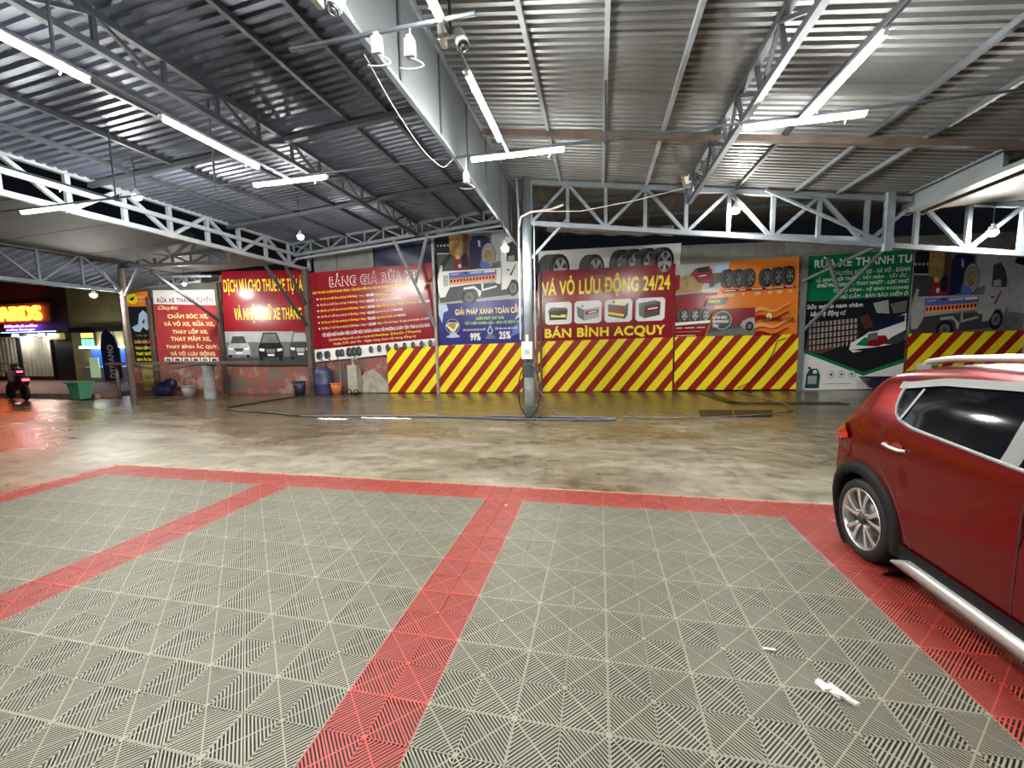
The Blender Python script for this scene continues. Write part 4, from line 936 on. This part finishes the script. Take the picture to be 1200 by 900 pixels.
# tail lamps, bumper, hatch glass
tl = lambda y: .90+.12*max(0, (.56-y)); th_ = lambda y: min(1.035-.10*max(0, (.40-y)), lerp_tab(BELT, y)+.0)
sides('tail_lamp', lambda s, mb: patch(.405, .17, lambda y: .80+.25*(.405-y), lambda y: .845+.95*(.405-y) if y > .27 else .972-.9*(.27-y), 12, 4, .018, LAMPR, (s,), mb))
mb = MB(); G_ = []
for y in (.20, .17, .14, .11, .08, .05):
    s = section(y); xr_ = s[NS+4][0]; G_.append([(xr_*k/4*.9, y+.022+.10*(1-(k/4.6)**2), lerp_tab(ZT, y)-.06*(abs(k)/4)**3+.012) for k in range(-4, 5)])
mb.grid(G_, GLASS, True, flip=True); mb.build('rear_window', car, local=True)
mb = MB(); G_ = []
for y in (-1.52, -1.65, -1.8, -2.0, -2.2):
    s = section(y); xr_ = s[NS+4][0]; G_.append([(xr_*k/4*.9, y-.008, lerp_tab(ZT, y)-.10*(abs(k)/4)**3+.012) for k in range(-4, 5)])
mb.grid(G_, GLASS, True, flip=True); mb.build('windscreen', car, local=True)
mb = MB(); G_ = []
for k in range(9): x_ = .56*(k-4)/4; G_.append([(x_, .08, 1.37-.05*abs(k-4)/4), (x_, -.06, 1.415-.05*abs(k-4)/4), (x_, .02, 1.425-.05*abs(k-4)/4), (x_, .20-.09*(abs(k-4)/4)**2, 1.385-.05*abs(k-4)/4), (x_, .10, 1.35-.05*abs(k-4)/4)])
mb.grid(G_, CARP, True); mb.build('rear_spoiler', car, local=True)
mb = MB(); mb.box((-.45, .56, .30), (.45, .645, .46), CLAD); mb.build('bumper_skirt', car, local=True)
# cladding: arches, sill, silver strip
for c_ in (0, -2.385):
    for s in SD:
        G_ = []; mb = MB()
        for k in range(29):
            a = math.radians(-14+208*k/28); row = []
            for r_a, of in ((RA-.035, -.01), (RA-.03, .02), (RA+.012, .026), (RA+.045, .018), (RA+.052, 0)):
                y = c_+r_a*math.cos(a); z = max(.21, ZA+r_a*math.sin(a)); yy = max(min(y, .47), -3.05); row.append((s*(surf_x(yy, z)+of), yy, z))
            G_.append(row)
        mb.grid(G_, CLAD, True, flip=s > 0); mb.build('wheel_arch_trim', car, local=True, label='black wheel arch cladding')
sides('sill_cladding', lambda s, mb: patch(-.40, -1.99, lambda y: .20, lambda y: .315, 12, 2, .012, CLAD, (s,), mb))
def step_fn(s, mb):
    G_ = []
    for k in range(15):
        y = -.385-1.63*k/14; f_e = min(1, (k+.35)/1.2); x0 = .79
        G_.append([(s*(x0-.02), y, .155), (s*(x0+.035), y, .165), (s*(x0+.048), y, .165+.04*f_e), (s*(x0+.036), y, .165+.075*f_e), (s*(x0-.02), y, .165+.085*f_e)])
    mb.grid(G_, CHROME, True, flip=s > 0)
sides('side_step', step_fn, 'silver side step strip')
# handle, fuel flap, shut lines
for yc, zc in ((-.31, .905), (-1.33, .88)):
    for s in SD:
        X = lambda y, z, o: (s*(surf_x(y, z)+o), y, z)
        mb = MB(); mb.tube([X(yc+.085, zc+.004, .0), X(yc+.07, zc+.004, .028), X(yc, zc, .036), X(yc-.07, zc-.004, .028), X(yc-.085, zc-.004, .0)], .011, CHROME, 8); mb.build('door_handle', car, local=True, label='chrome door handle')
        mb = MB(); mb.add([(s*(surf_x(y, z)+.004), y, z) for y, z in ell(yc-.02, zc+.008, .05, .026, 12)], [tuple(range(12))], M('deep_red_recess', (.12, .004, .006), .4)); mb.build('handle_cup', car, local=True)
mb = MB(); pts = ell(.235, .79, .075, .075, 24)
for r0, r1, m in ((1, .94, BLACK), (.94, 0, CARP)):
    pass
mb.tube([(-(surf_x(y, z)+.002), y, z) for y, z in pts+pts[:1]], .003, DRED, 5, False); mb.build('fuel_flap', car, local=True)
def seam(pts, r=.0035):
    for s in SD:
        mb = MB(); mb.tube([(s*(surf_x(y, z)+.0005), y, z) for y, z in pts], r, BLACK, 5, False); mb.build('shut_line', car, local=True)
seam([(-.16, 1.13), (-.17, 1.0), (-.15, .86), (-.16, .74), (-.30, .64), (-.40, .50), (-.46, .36), (-.50, .32)])
seam([(-1.12, 1.0), (-1.13, .8), (-1.13, .5), (-1.12, .32)])
seam([(-1.92, .95), (-1.93, .7), (-1.90, .4)])
seam([(.20, .98), (.30, .86), (.42, .80), (.45, .66), (.40, .56)])
for s in SD:
    mb = MB(); x_ = s*.53
    mb.tube([(x_, -.04, 1.39), (x_*1.01, -.12, 1.445), (x_*1.02, -.34, 1.475), (x_*1.02, -.8, 1.495), (x_*1.01, -1.25, 1.48), (x_, -1.36, 1.43)], [.012, .02, .022, .022, .02, .012], CHROME, 8); mb.build('roof_rail', car, local=True, label='silver roof rail')
    mb = MB(); mb.box((x_-.02, -.16, 1.37), (x_+.02, -.03, 1.425), GREYTR); mb.build('rail_foot', car, local=True); mb = MB(); mb.box((x_-.02, -1.37, 1.38), (x_+.02, -1.25, 1.45), GREYTR); mb.build('rail_foot', car, local=True)
    mb = MB(); mb.sphere((s*.90, -1.78, 1.02), .1, CARP, 12, (.9, .6, .8)); mb.build('wing_mirror', car, local=True)
    mb = MB(); patch(-2.72, -3.0, lambda y: .66, lambda y: .76, 5, 2, .012, WHITE, (s,), mb); mb.build('headlamp', car, local=True)
def wheel(yc, s):
    xo = s*.795; w = empty('wheel', (s*.705, yc, .292), parent=car)
    d = s
    mb = MB(); T = lambda prof, m, n=36: mb.lathe([(r, d*h) for r, h in prof], m, (0, 0, 0), 'x', n)
    T([(.205, -.08), (.24, -.095), (.277, -.092), (.290, -.07), (.292, 0), (.290, .07), (.279, .09), (.258, .1), (.236, .102), (.222, .094), (.216, .085)], TYREM); mb.build('tyre', w, local=True)
    mb = MB(); T([(.218, .088), (.222, .094), (.214, .097), (.206, .09), (.200, .06), (.197, -.06)], ALLOY); mb.build('rim', w, local=True)
    mb = MB(); T([(.2, -.02), (.03, .0), (0, .0)], DARKM); mb.lathe([(.0, d*.03), (.12, d*.03), (.12, d*.0)], M('brake_disc', (.12, .12, .12), .4, .8), (0, 0, 0), 'x', 24); mb.build('wheel_back', w, local=True)
    for k in range(5):
        a0 = 2*math.pi*k/5+math.pi/2
        for sg in (-1, 1):
            a1 = a0+sg*.235; a2 = a0+sg*.17
            q = []; mb = MB()
            for r_a, aw, hh in ((.035, .30, .075), (.10, .13, .088), (.16, .09, .09), (.206, .095, .088)):
                am = a0+sg*(.50*(.4+r_a)) if False else a0+sg*(.12+.14*(r_a/.2))
                q.append([(d*hh, r_a*math.cos(am-aw), r_a*math.sin(am-aw)), (d*(hh+.004), r_a*math.cos(am), r_a*math.sin(am)), (d*hh, r_a*math.cos(am+aw), r_a*math.sin(am+aw)), (d*(hh-.03), r_a*math.cos(am+aw), r_a*math.sin(am+aw))])
            mb.grid(q, ALLOY, False, flip=d > 0); mb.build('spoke', w, local=True)
    mb = MB(); T([(.040, .07), (.038, .09), (.028, .098), (0, .1)], DARKM, 16)
    for k in range(4):
        a = math.pi/4+k*math.pi/2; mb.lathe([(.011, d*.06), (.011, d*.09), (0, d*.093)], CHROME, (0, .062*math.cos(a), .062*math.sin(a)), 'x', 8)
    mb.build('hub', w, local=True)
for yc in (0, -2.385):
    for s in SD: wheel(yc, s)

# ------------------------------------------------------------------ things on the floor
mb = MB()
blob = [(.0, .0), (.03, .015), (.06, .005), (.09, .02), (.12, .0), (.15, -.02), (.16, -.045), (.13, -.05), (.10, -.035), (.07, -.045), (.04, -.03), (.01, -.035)]
pts = [(1.955+x*.72-y*.3, .245+y*1.25-x*.33) for x, y in blob]; n = len(pts)
mb.add([(x, y, .0225) for x, y in pts] + [(x+.003*math.sin(i*3), y, .038+.008*math.sin(i*2.3)) for i, (x, y) in enumerate(pts)] + [(2.01, .20, .046)], [(i, (i+1) % n, n+(i+1) % n, n+i) for i in range(n)] + [(n+i, n+(i+1) % n, 2*n) for i in range(n)], M('crumpled_tissue', (.82, .80, .74), .8, 0, .1, 30, .4))
mb.build('crumpled_tissue', label='crumpled white tissue lying on the grey mat at lower right', cat='tissue')
mb = MB(); mb.box((1.80, .425, .0232), (1.86, .44, .030), WPLAS); mb.build('paper_scrap', label='tiny white paper scrap on the grey mat beyond the tissue', cat='litter')
mb = MB(); mb.sphere((.055, 2.04, .0305), .014, WPLAS, 8, (1.2, 1, .6)); mb.build('pebble', label='tiny white chip on the red middle stripe', cat='litter')
HOSE = M('black_hose', (.02, .02, .02), .4)
def hose(pts, r, mat, label, cat='hose', name='hose'):
    P = [Vector(p) for p in pts]; out = []
    for i in range(len(P)-1):
        p0, p1, p2, p3 = P[max(i-1, 0)], P[i], P[i+1], P[min(i+2, len(P)-1)]
        for k in range(6):
            t = k/6; out.append(.5*((2*p1)+(p2-p0)*t+(2*p0-5*p1+4*p2-p3)*t*t+(3*p1-p0-3*p2+p3)*t*t*t))
    out.append(P[-1]); mb = MB(); mb.tube(out, r, mat, 6); mb.build(name, label=label, cat=cat)
hose([(-8.45, 10.1, .02), (-8.7, 9.8, .02), (-8.9, 8.6, .02), (-8.95, 7.4, .02), (-8.3, 7.0, .02), (-6.9, 6.75, .02), (-6.0, 6.5, .02), (-4.8, 6.55, .02)], .022, HOSE, 'black hose curling from the left post out onto the wet floor')
hose([(-5.9, 6.42, .02), (-4, 6.62, .02), (-2, 6.7, .02), (-.9, 6.62, .02), (.4, 6.66, .02), (1.28, 6.78, .02), (.9, 6.95, .02), (-.2, 6.92, .02), (-1.5, 6.9, .02)], .025, M('grey_hose', (.10, .10, .13), .4), 'grey hose lying straight across the foot of the centre column')
hose([(5.15, 11.7, .03), (5.4, 9.2, .028), (4.9, 8.0, .028), (3.0, 7.15, .026), (1.5, 7.1, .015)], .012, GR2, 'thin grey line trailing over the drain plates')
hose([(-.93, 1.5, 4.02), (-.93, 2.0, 3.86), (-.92, 2.6, 3.75), (-.91, 3.1, 3.78), (-.90, 3.3, 3.88), (-.88, 3.48, 4.03)], .006, APL, 'white cable sagging along the lower edge of the bulkhead', 'cable', 'loose_cable')
FOAM = M('white_foam', (.75, .74, .70), .6)
for k, (x0, y0, l, lab) in enumerate(((-5.3, 6.28, .75, 'short white foam streak beside the black hose end'), (-4.35, 6.50, 1.3, 'long white foam streak along the grey hose'))):
    n = 12; top = [(x0+l*i/n, y0+.05*math.sin(i*1.9+k)+.07*math.sin(math.pi*i/n)) for i in range(n+1)]; bot = [(x0+l*i/n, y0-.03-.05*math.sin(math.pi*i/n)+.03*math.sin(i*2.7)) for i in range(n+1)]
    G_ = [[(a[0], a[1], .001), (a[0], (a[1]*2+c_[1])/3, .012), (c_[0], (a[1]+2*c_[1])/3, .012), (c_[0], c_[1], .001)] for a, c_ in zip(top, bot)]
    mb = MB(); mb.grid(G_, FOAM); mb.build('foam_streak', label=lab, cat='foam')
# drain plates
DRN = M('rusted_drain_steel', (.035, .026, .02), .45, .3, .4, 6)
for pts, lab in (([(3.25, 8.22), (3.95, 8.28), (3.72, 7.38), (3.05, 7.32)], 'left square drain plate in the floor before the tyre banner'), ([(4.0, 8.28), (4.82, 8.36), (4.49, 7.48), (3.77, 7.39)], 'right square drain plate in the floor before the tyre banner')):
    mb = MB(); n = 4; mb.add([(x, y, .0) for x, y in pts]+[(x, y, .012) for x, y in pts], [(3, 2, 1, 0), (7, 6, 5, 4)][1:] + [(i, n+i, n+(i+1) % n, (i+1) % n) for i in range(4)], DRN)
    mb.build('drain_plate', label=lab, cat='drain plate', group='steel drain plates')
dc = empty('drain_channel', (5.5, 9.5, 0), label='dark steel drain channel running along the wall under the tyre banner', cat='drain')
for a, c_, w_ in (((4.05, 11.6), (4.35, 9.35), .35), ((4.2, 9.35), (6.9, 9.6), .40)):
    a, c_ = Vector((*a, 0)), Vector((*c_, 0)); n = max(3, int((c_-a).length/.3)); d = (c_-a).normalized(); s = d.cross(Vector((0, 0, 1)))*w_/2
    for k in range(n):
        p0, p1 = a.lerp(c_, k/n)+d*.01, a.lerp(c_, (k+1)/n)-d*.01; vs = [p0-s, p0+s, p1+s, p1-s]
        mb = MB(); mb.add([(v.x, v.y, 0) for v in vs]+[(v.x, v.y, .012) for v in vs], [(4, 7, 6, 5), (0, 1, 5, 4), (1, 2, 6, 5), (2, 3, 7, 6), (3, 0, 4, 7)], DRN); mb.build('grate_plate', dc)
# rail bench and clutter on the left
t = empty('rail_bench', (-11.36, 9.0, 0), label='long dark plank rail on a thick grey leg before the service poster', cat='bench')
mb = MB(); mb.box((-15.2, 8.72, 1.15), (-9.1, 9.12, 1.22), RUST); mb.build('plank', t)
mb = MB(); mb.lathe([(.0, 0), (.20, 0), (.17, .1), (.15, 1.0), (.24, 1.15), (0, 1.15)], M('grey_concrete_leg', (.30, .31, .31), .6, 0, .4, 5), (-11.33, 8.98, 0), n=16); mb.build('leg', t)
mb = MB(); mb.lathe([(.0, 0), (.05, 0), (.05, 1.15), (0, 1.15)], RUST, (-15.0, 8.9, 0), n=10); mb.build('leg', t)
mb = MB(); mb.tube([(-14.2, 8.9, 1.1), (-13.3, 8.9, .98), (-12.4, 8.9, 1.02), (-11.6, 8.9, 1.13)], .03, STEELL, 6); mb.build('hanging_pipe', t)
mb = MB()
for dx, dz, r, sc in ((0, .27, .3, (1.25, .7, .85)), (.3, .45, .24, (1.0, .7, .8)), (-.28, .2, .2, (1, .8, .9))): mb.sphere((-14.0+dx, 9.6, dz), r, NAVY, 14, sc)
mb.build('dark_bag', label='bulky dark blue bag lying under the plank rail', cat='bag')
def bucket(c, r, h, mat, label, rim=None, cat='bucket', name='bucket'):
    t = empty(name, c, label=label, cat=cat)
    mb = MB(); mb.lathe([(.0, .0), (r*.78, 0), (r, h), (r*.94, h), (r*.74, .03), (0, .03)], mat, c, n=20); mb.build('body', t)
    mb = MB(); mb.lathe([(r, h-.03), (r*1.06, h-.03), (r*1.06, h+.005), (r*.95, h+.005)], rim or mat, c, n=20); mb.build('rim', t)
    mb = MB(); mb.tube([(c[0]+r*1.04*math.cos(a), c[1]-r*.5*math.sin(a)-.02, c[2]+h-.02-r*.8*math.sin(a)) for a in [math.pi*k/10 for k in range(11)]], .006, STEELL, 5); mb.build('handle', t)
bucket((-12.8, 9.5, 0), .21, .38, M('grey_plastic', (.30, .29, .27), .5, 0, .3, 5), 'small grey bucket under the plank rail by the thick leg')
bucket((-7.7, 10.35, 0), .19, .40, M('orange_plastic', (.62, .16, .04), .45, 0, .3, 5), 'small orange bucket on the floor beside the blue drum')
DRUM = M('blue_plastic', (.055, .06, .15), .4, 0, .4, 4)
bd = empty('plastic_drum', (-8.2, 10.40, 0), label='dark blue plastic drum under the price banner', cat='drum')
mb = MB(); mb.lathe([(0, 0), (.27, 0), (.29, .05), (.29, .35), (.30, .37), (.29, .39), (.29, .72), (.27, .85), (.15, .93), (0, .93)], DRUM, (-8.2, 10.40, 0), n=20); mb.build('body', bd)
mb = MB(); mb.lathe([(.0, .98), (.07, .98), (.07, .92)], BLACK, (-8.1, 10.40, 0), n=10); mb.build('cap', bd)
bucket((-9.05, 10.25, 0), .20, .46, M('navy_plastic', (.02, .022, .05), .45), 'dark navy bucket at the foot of the dark post')
pm = empty('pressure_washer', (-7.15, 10.6, 0), label='upright cream pressure washer with valves beside the mortar patch', cat='pressure washer')
CRM = M('dirty_cream_plastic', (.50, .46, .37), .5, 0, .4, 5)
mb = MB(); mb.box((-7.32, 10.45, .08), (-6.98, 10.72, .98), CRM); mb.build('body', pm)
mb = MB(); mb.tube([(-7.15, 10.55, .98), (-7.15, 10.55, 1.22), (-7.0, 10.5, 1.22)], .05, CRM, 8); mb.tube([(-7.5, 10.55, .9), (-7.4, 10.5, 1.1), (-7.15, 10.5, 1.1)], .02, STEELD, 6); mb.build('valve', pm)
mb = MB(); mb.lathe([(.09, -.03), (.09, .03)], BLACK, (-7.28, 10.42, .09), 'y', 12); mb.lathe([(.09, -.03), (.09, .03)], BLACK, (-7.02, 10.42, .09), 'y', 12); mb.build('wheel', pm)
t = empty('water_taps', (-7.9, 10.5, .9), label='cluster of grey taps and pipes on the wall above the drum', cat='tap')
mb = MB()
for k in range(3): x_ = -8.35+k*.32; mb.tube([(x_, 10.62, .2), (x_, 10.62, 1.15), (x_+.02, 10.5, 1.18)], .02, STEELL, 6)
mb.build('pipe', t); mb = MB()
for k in range(3): x_ = -8.33+k*.32; mb.sphere((x_, 10.5, 1.2), .035, STEELL, 8); mb.bar((x_-.06, 10.5, 1.25), (x_+.06, 10.5, 1.25), .02, .015, STEELL)
mb.build('tap', t)
t = empty('blue_tray', (9.4, 12.0, 0), label='dark blue tray on the floor at the foot of the green banner', cat='tray')
mb = MB(); vs = [(8.85, 11.75, .12), (10.0, 11.75, .12), (10.1, 12.2, .12), (8.85, 12.2, .12), (8.6, 11.65, .42), (10.2, 11.65, .42), (10.2, 12.25, .42), (8.6, 12.25, .42)]
mb.add(vs, [(0, 3, 2, 1), (0, 1, 5, 4), (1, 2, 6, 5), (2, 3, 7, 6), (3, 0, 4, 7)], NAVY); mb.box((8.9, 11.85, 0), (10.0, 12.15, .12), BLACK); mb.build('basin', t)
mb = MB(); mb.tube([(8.6, 11.65, .42), (10.2, 11.65, .42), (10.2, 12.25, .42), (8.6, 12.25, .42), (8.6, 11.65, .42)], .02, NAVY, 6); mb.build('rim', t)

# ------------------------------------------------------------------ street on the far left
BINM = M('green_bin_plastic', (.06, .22, .12), .5, 0, .2, 4)
t = empty('green_bin', (-15.9, 8.4, 0), label='green plastic waste bin standing at the kerb on the far left', cat='waste bin')
mb = MB(); vs = []
for z, h in ((.06, .19), (.60, .26)): vs += [(-15.9-h, 8.4-h*.8, z), (-15.9+h, 8.4-h*.8, z), (-15.9+h, 8.4+h*.8, z), (-15.9-h, 8.4+h*.8, z)]
mb.add(vs, [(3, 2, 1, 0), (0, 1, 5, 4), (1, 2, 6, 5), (2, 3, 7, 6), (3, 0, 4, 7)], BINM); mb.build('body', t)
mb = MB(); mb.box((-16.19, 8.16, .58), (-15.61, 8.64, .63), BINM); mb.build('rim', t)
mb = MB(); mb.lathe([(0, -.05), (.1, -.05), (.1, .05), (0, .05)], BLACK, (-16.03, 8.55, .1), 'x', 12); mb.lathe([(0, -.05), (.1, -.05), (.1, .05), (0, .05)], BLACK, (-15.77, 8.55, .1), 'x', 12); mb.build('wheel', t)
PAVE = M('reddish_paving', (.20, .105, .075), .6, 0, .4, 2, .2)
sw = empty('floor_pavement', (-26, 10.5, 0), kind='structure')
mb = MB(); mb.box((-45, 9.0, -.01), (-16.0, 14.6, .14), PAVE); mb.build('slab', sw)
for k in range(20):
    mb = MB(); x0 = -45+k*1.45; mb.box((x0+.01, 8.85, 0), (x0+1.44, 9.0, .15), M('kerb_stone', (.25, .20, .17), .7, 0, .3, 3)); mb.build('kerb_stone', sw)
FY = 14.0
DARKF = M('dark_facade', (.10, .035, .026), .6, 0, .4, 1.5); YELF = M('ochre_wall', (.42, .35, .14), .7, 0, .3, 1.5)
mb = MB(); mb.box((-45, FY, 0), (-25.05, FY+.4, 8.5), DARKF); fw = mb.build('wall_shopfront', kind='structure')
mb = MB(); mb.box((-25.0, FY-.2, 0), (-17.5, FY+.4, 7.0), YELF); fy_ = mb.build('wall_neighbour', kind='structure')
mb = MB(); mb.box((-25.0, FY-.3, 2.55), (-17.5, FY-.2, 2.8), BLK); mb.build('lintel', fy_)
CURT = M('cream_curtain', (.62, .58, .45), .8, 0, .3, 2)
for x0, x1 in ((-33.5, -31.2), (-31.1, -29.0), (-28.85, -26.6)):
    n = 24; G_ = [[(x0+(x1-x0)*k/n, FY-.06-.035*math.sin(k*1.9), z) for z in (.35, 2.45)] for k in range(n+1)]
    mb = MB(); mb.grid(G_, CURT, flip=True); mb.build('curtain', fw)
    for xx in (x0, x1): mb = MB(); mb.box((xx-.04, FY-.14, .14), (xx+.04, FY, 2.5), BLK); mb.build('window_frame', fw)
    mb = MB(); mb.box((x0, FY-.14, 2.45), (x1, FY, 2.55), BLK); mb.build('window_frame', fw)
mb = MB(); mb.box((-26.4, FY-.1, .14), (-25.2, FY-.02, 2.2), BLACK); mb.build('door_1', kind='structure')
mb = MB(); mb.box((-26.4, FY-.3, 2.25), (-25.6, FY-.1, 2.6), M('dim_lit_box', (.30, .24, .06), .5, emit=.35)); mb.build('lit_sign_box', label='small dim yellow box sign over the dark shop door', cat='sign')
NEON = M('orange_neon', (1, .16, .014), .4, emit=4.5); NEONP = M('purple_neon', (.45, .18, 1), .4, emit=2.2); NEONB = M('blue_strip', (.2, .35, 1), .4, emit=2.5); LEDG = M('green_led', (.05, 1, .12), .4, emit=3); LEDO = M('orange_led', (1, .3, .05), .4, emit=3)
def solid_text(body, x0, z0, x1, z1, y, depth, mat, name, parent, bold=.03, shear=0):
    vs, fs = text_geo(body, bold, shear); mb = MB(); N = len(vs)
    V_ = [(x0+(x1-x0)*u, y, z0+(z1-z0)*v) for u, v in vs] + [(x0+(x1-x0)*u, y+depth, z0+(z1-z0)*v) for u, v in vs]
    cnt = {}
    for f in fs:
        for i in range(len(f)):
            e = (f[i-1], f[i]); cnt[e] = 1
    side = [(a, N+a, N+b_, b_) for (a, b_) in cnt if (b_, a) not in cnt]
    mb.add(V_, list(fs)+side, mat); return mb.build(name, parent)
ns = empty('neon_sign', (-30, FY-.2, 3.2), label='glowing orange BILLIARDS neon sign on the dark shop at far left', cat='neon sign')
solid_text('BILLIARDS', -32.3, 3.24, -26.9, 4.0, FY-.25, .12, NEON, 'letters', ns, .04)
mb = MB(); mb.box((-34.2, FY-.12, 3.1), (-26.4, FY-.02, 4.15), DARKF); mb.build('backing', ns)
np_ = empty('purple_sign', (-28.7, FY-.2, 2.7), label='small purple neon script sign under the orange letters', cat='neon sign')
solid_text('billiards & coffee', -29.6, 2.92, -27.3, 3.06, FY-.2, .05, NEONP, 'letters', np_, .03, .2); solid_text('relax lounge', -29.5, 2.72, -27.5, 2.86, FY-.2, .05, NEONP, 'letters', np_, .03, .2)
mb = MB(); mb.box((-29.3, FY-.5, 2.625), (-25.6, FY-.42, 2.665), NEONB); mb.build('light_strip', label='thin blue light strip along the shop canopy', cat='light strip')
for k, x_ in enumerate((-28.4, -26.6)):
    mb = MB(); mb.lathe([(0, 0), (.12, 0), (.1, .1), (0, .1)], M('downlight', (1, .95, .85), .4, emit=60), (x_, FY-.45, 2.44), n=12); mb.build('downlight', label=('left' if k == 0 else 'right')+' small downlight under the dark shop canopy', cat='downlight')
mb = MB(); mb.box((-34, FY-.55, 2.55), (-25.1, FY, 2.62), BLK); mb.build('canopy', fw)
lg = empty('led_sign', (-24.3, FY-.3, 2.0), label='small green and orange LED sign on the ochre wall', cat='LED sign')
mb = MB(); mb.box((-24.15, FY-.34, 1.85), (-23.3, FY-.26, 2.55), BLACK); mb.build('case', lg)
mb = MB()
for k in range(4): mb.box((-24.10+k*.2, FY-.36, 2.28), (-23.96+k*.2, FY-.34, 2.5), LEDO)
mb.build('orange_segment', lg); mb = MB()
for k in range(3): mb.box((-24.10+k*.27, FY-.36, 1.9), (-23.90+k*.27, FY-.34, 2.2), LEDG)
mb.build('green_segment', lg)
kb = empty('kiosk', (-22.9, FY-.6, .14), label='blue and white kiosk counter against the ochre wall', cat='kiosk')
mb = MB(); mb.box((-23.6, FY-.8, .14), (-20.5, FY-.25, .85), M('kiosk_white', (.42, .42, .42), .5)); mb.build('counter', kb)
mb = MB(); mb.box((-23.5, FY-.4, .85), (-20.5, FY-.3, 1.75), M('kiosk_blue', (.03, .10, .45), .4, emit=.25)); mb.build('back_panel', kb)
mb = MB(); mb.box((-23.6, FY-.8, 1.75), (-20.5, FY-.25, 1.85), M('kiosk_strip', (.9, .95, 1), .4, emit=4)); mb.build('lit_strip', kb)
mb = MB(); mb.box((-23.0, FY-.84, .35), (-22.45, FY-.8, 1.3), M('pale_green_card', (.45, .62, .35), .5, emit=.2)); mb.build('notice', kb)
fg = empty('feather_flag', (-21.3, 12.9, .14), label='dark blue feather flag reading DYNAMO before the kiosk', cat='flag')
mb = MB(); f_ = [(-.45, 0), (.35, .05), (.62, .15), (.58, 1.5), (.35, 2.1), (-.05, 2.45), (-.35, 2.2), (-.5, 1.6)]
mb.add([(-21.3+a, 12.9, .2+b_) for a, b_ in f_]+[(-21.3+a, 12.93, .2+b_) for a, b_ in f_], [tuple(range(8)), tuple(range(15, 7, -1))]+[(i, 8+i, 8+(i+1) % 8, (i+1) % 8) for i in range(8)], M('flag_navy', (.025, .03, .10), .6)); mb.build('cloth', fg)
vs, fs = text_geo('DYNAMO', .05); mb = MB(); mb.add([(-21.02-.38*v, 12.89, .35+1.55*u) for u, v in vs], fs, WHITE); mb.build('lettering', fg)
mb = MB(); mb.tube([(-20.7, 12.93, .14), (-20.7, 12.93, 1.8), (-21.0, 12.93, 2.5)], .02, STEELL, 6); mb.build('pole', fg)
def motorbike(c, rz, label):
    t = empty('motorbike', c, rz, label=label, cat='motorbike', group='motorbikes parked at the kerb')
    for y in (-.62, .62):
        mb = MB(); mb.lathe([(.20, -.03), (.26, -.045), (.29, -.02), (.29, .02), (.26, .045), (.20, .03)], TYREM, (0, y, .29), 'x', 18); mb.lathe([(.05, -.04), (.2, -.012), (.2, .012), (.05, .04)], DARKM, (0, y, .29), 'x', 18); mb.build('wheel', t, local=True)
    mb = MB(); bodyp = [(-.75, .62), (-.5, .42), (.1, .34), (.3, .4), (.42, .75), (.48, .98), (.36, .98), (.22, .6), (-.05, .55), (-.2, .72), (-.8, .80)]
    mb.add([(x, y, z) for x in (-.1, .1) for y, z in bodyp], [tuple(range(10, -1, -1)), tuple(range(11, 22))]+[(i, (i+1) % 11, 11+(i+1) % 11, 11+i) for i in range(11)], M('dark_bike_paint', (.05, .012, .014), .3)); mb.build('body', t, local=True)
    mb = MB(); mb.sphere((0, -.42, .80), .13, BLACK, 12, (1, 3.1, .6)); mb.build('seat', t, local=True)
    mb = MB(); mb.tube([(0, .62, .29), (0, .44, .95)], .03, STEELD, 8); mb.tube([(-.33, .34, 1.05), (-.1, .42, 1.0), (.1, .42, 1.0), (.33, .34, 1.05)], .018, BLACK, 6); mb.build('fork_and_handlebar', t, local=True)
    mb = MB(); mb.sphere((0, .5, .9), .09, WPLAS, 10); mb.build('headlamp', t, local=True)
    mb = MB(); mb.box((-.08, -.84, .68), (.08, -.78, .75), M('bike_tail_glow', (1, .08, .15), .3, emit=1.5)); mb.build('tail_lamp', t, local=True)
motorbike((-18.6, 8.3, 0), 1.35, 'dark motorbike parked at the far left kerb beside the bin')
motorbike((-22.6, 10.4, .14), 1.2, 'dark motorbike parked farther left on the pavement')
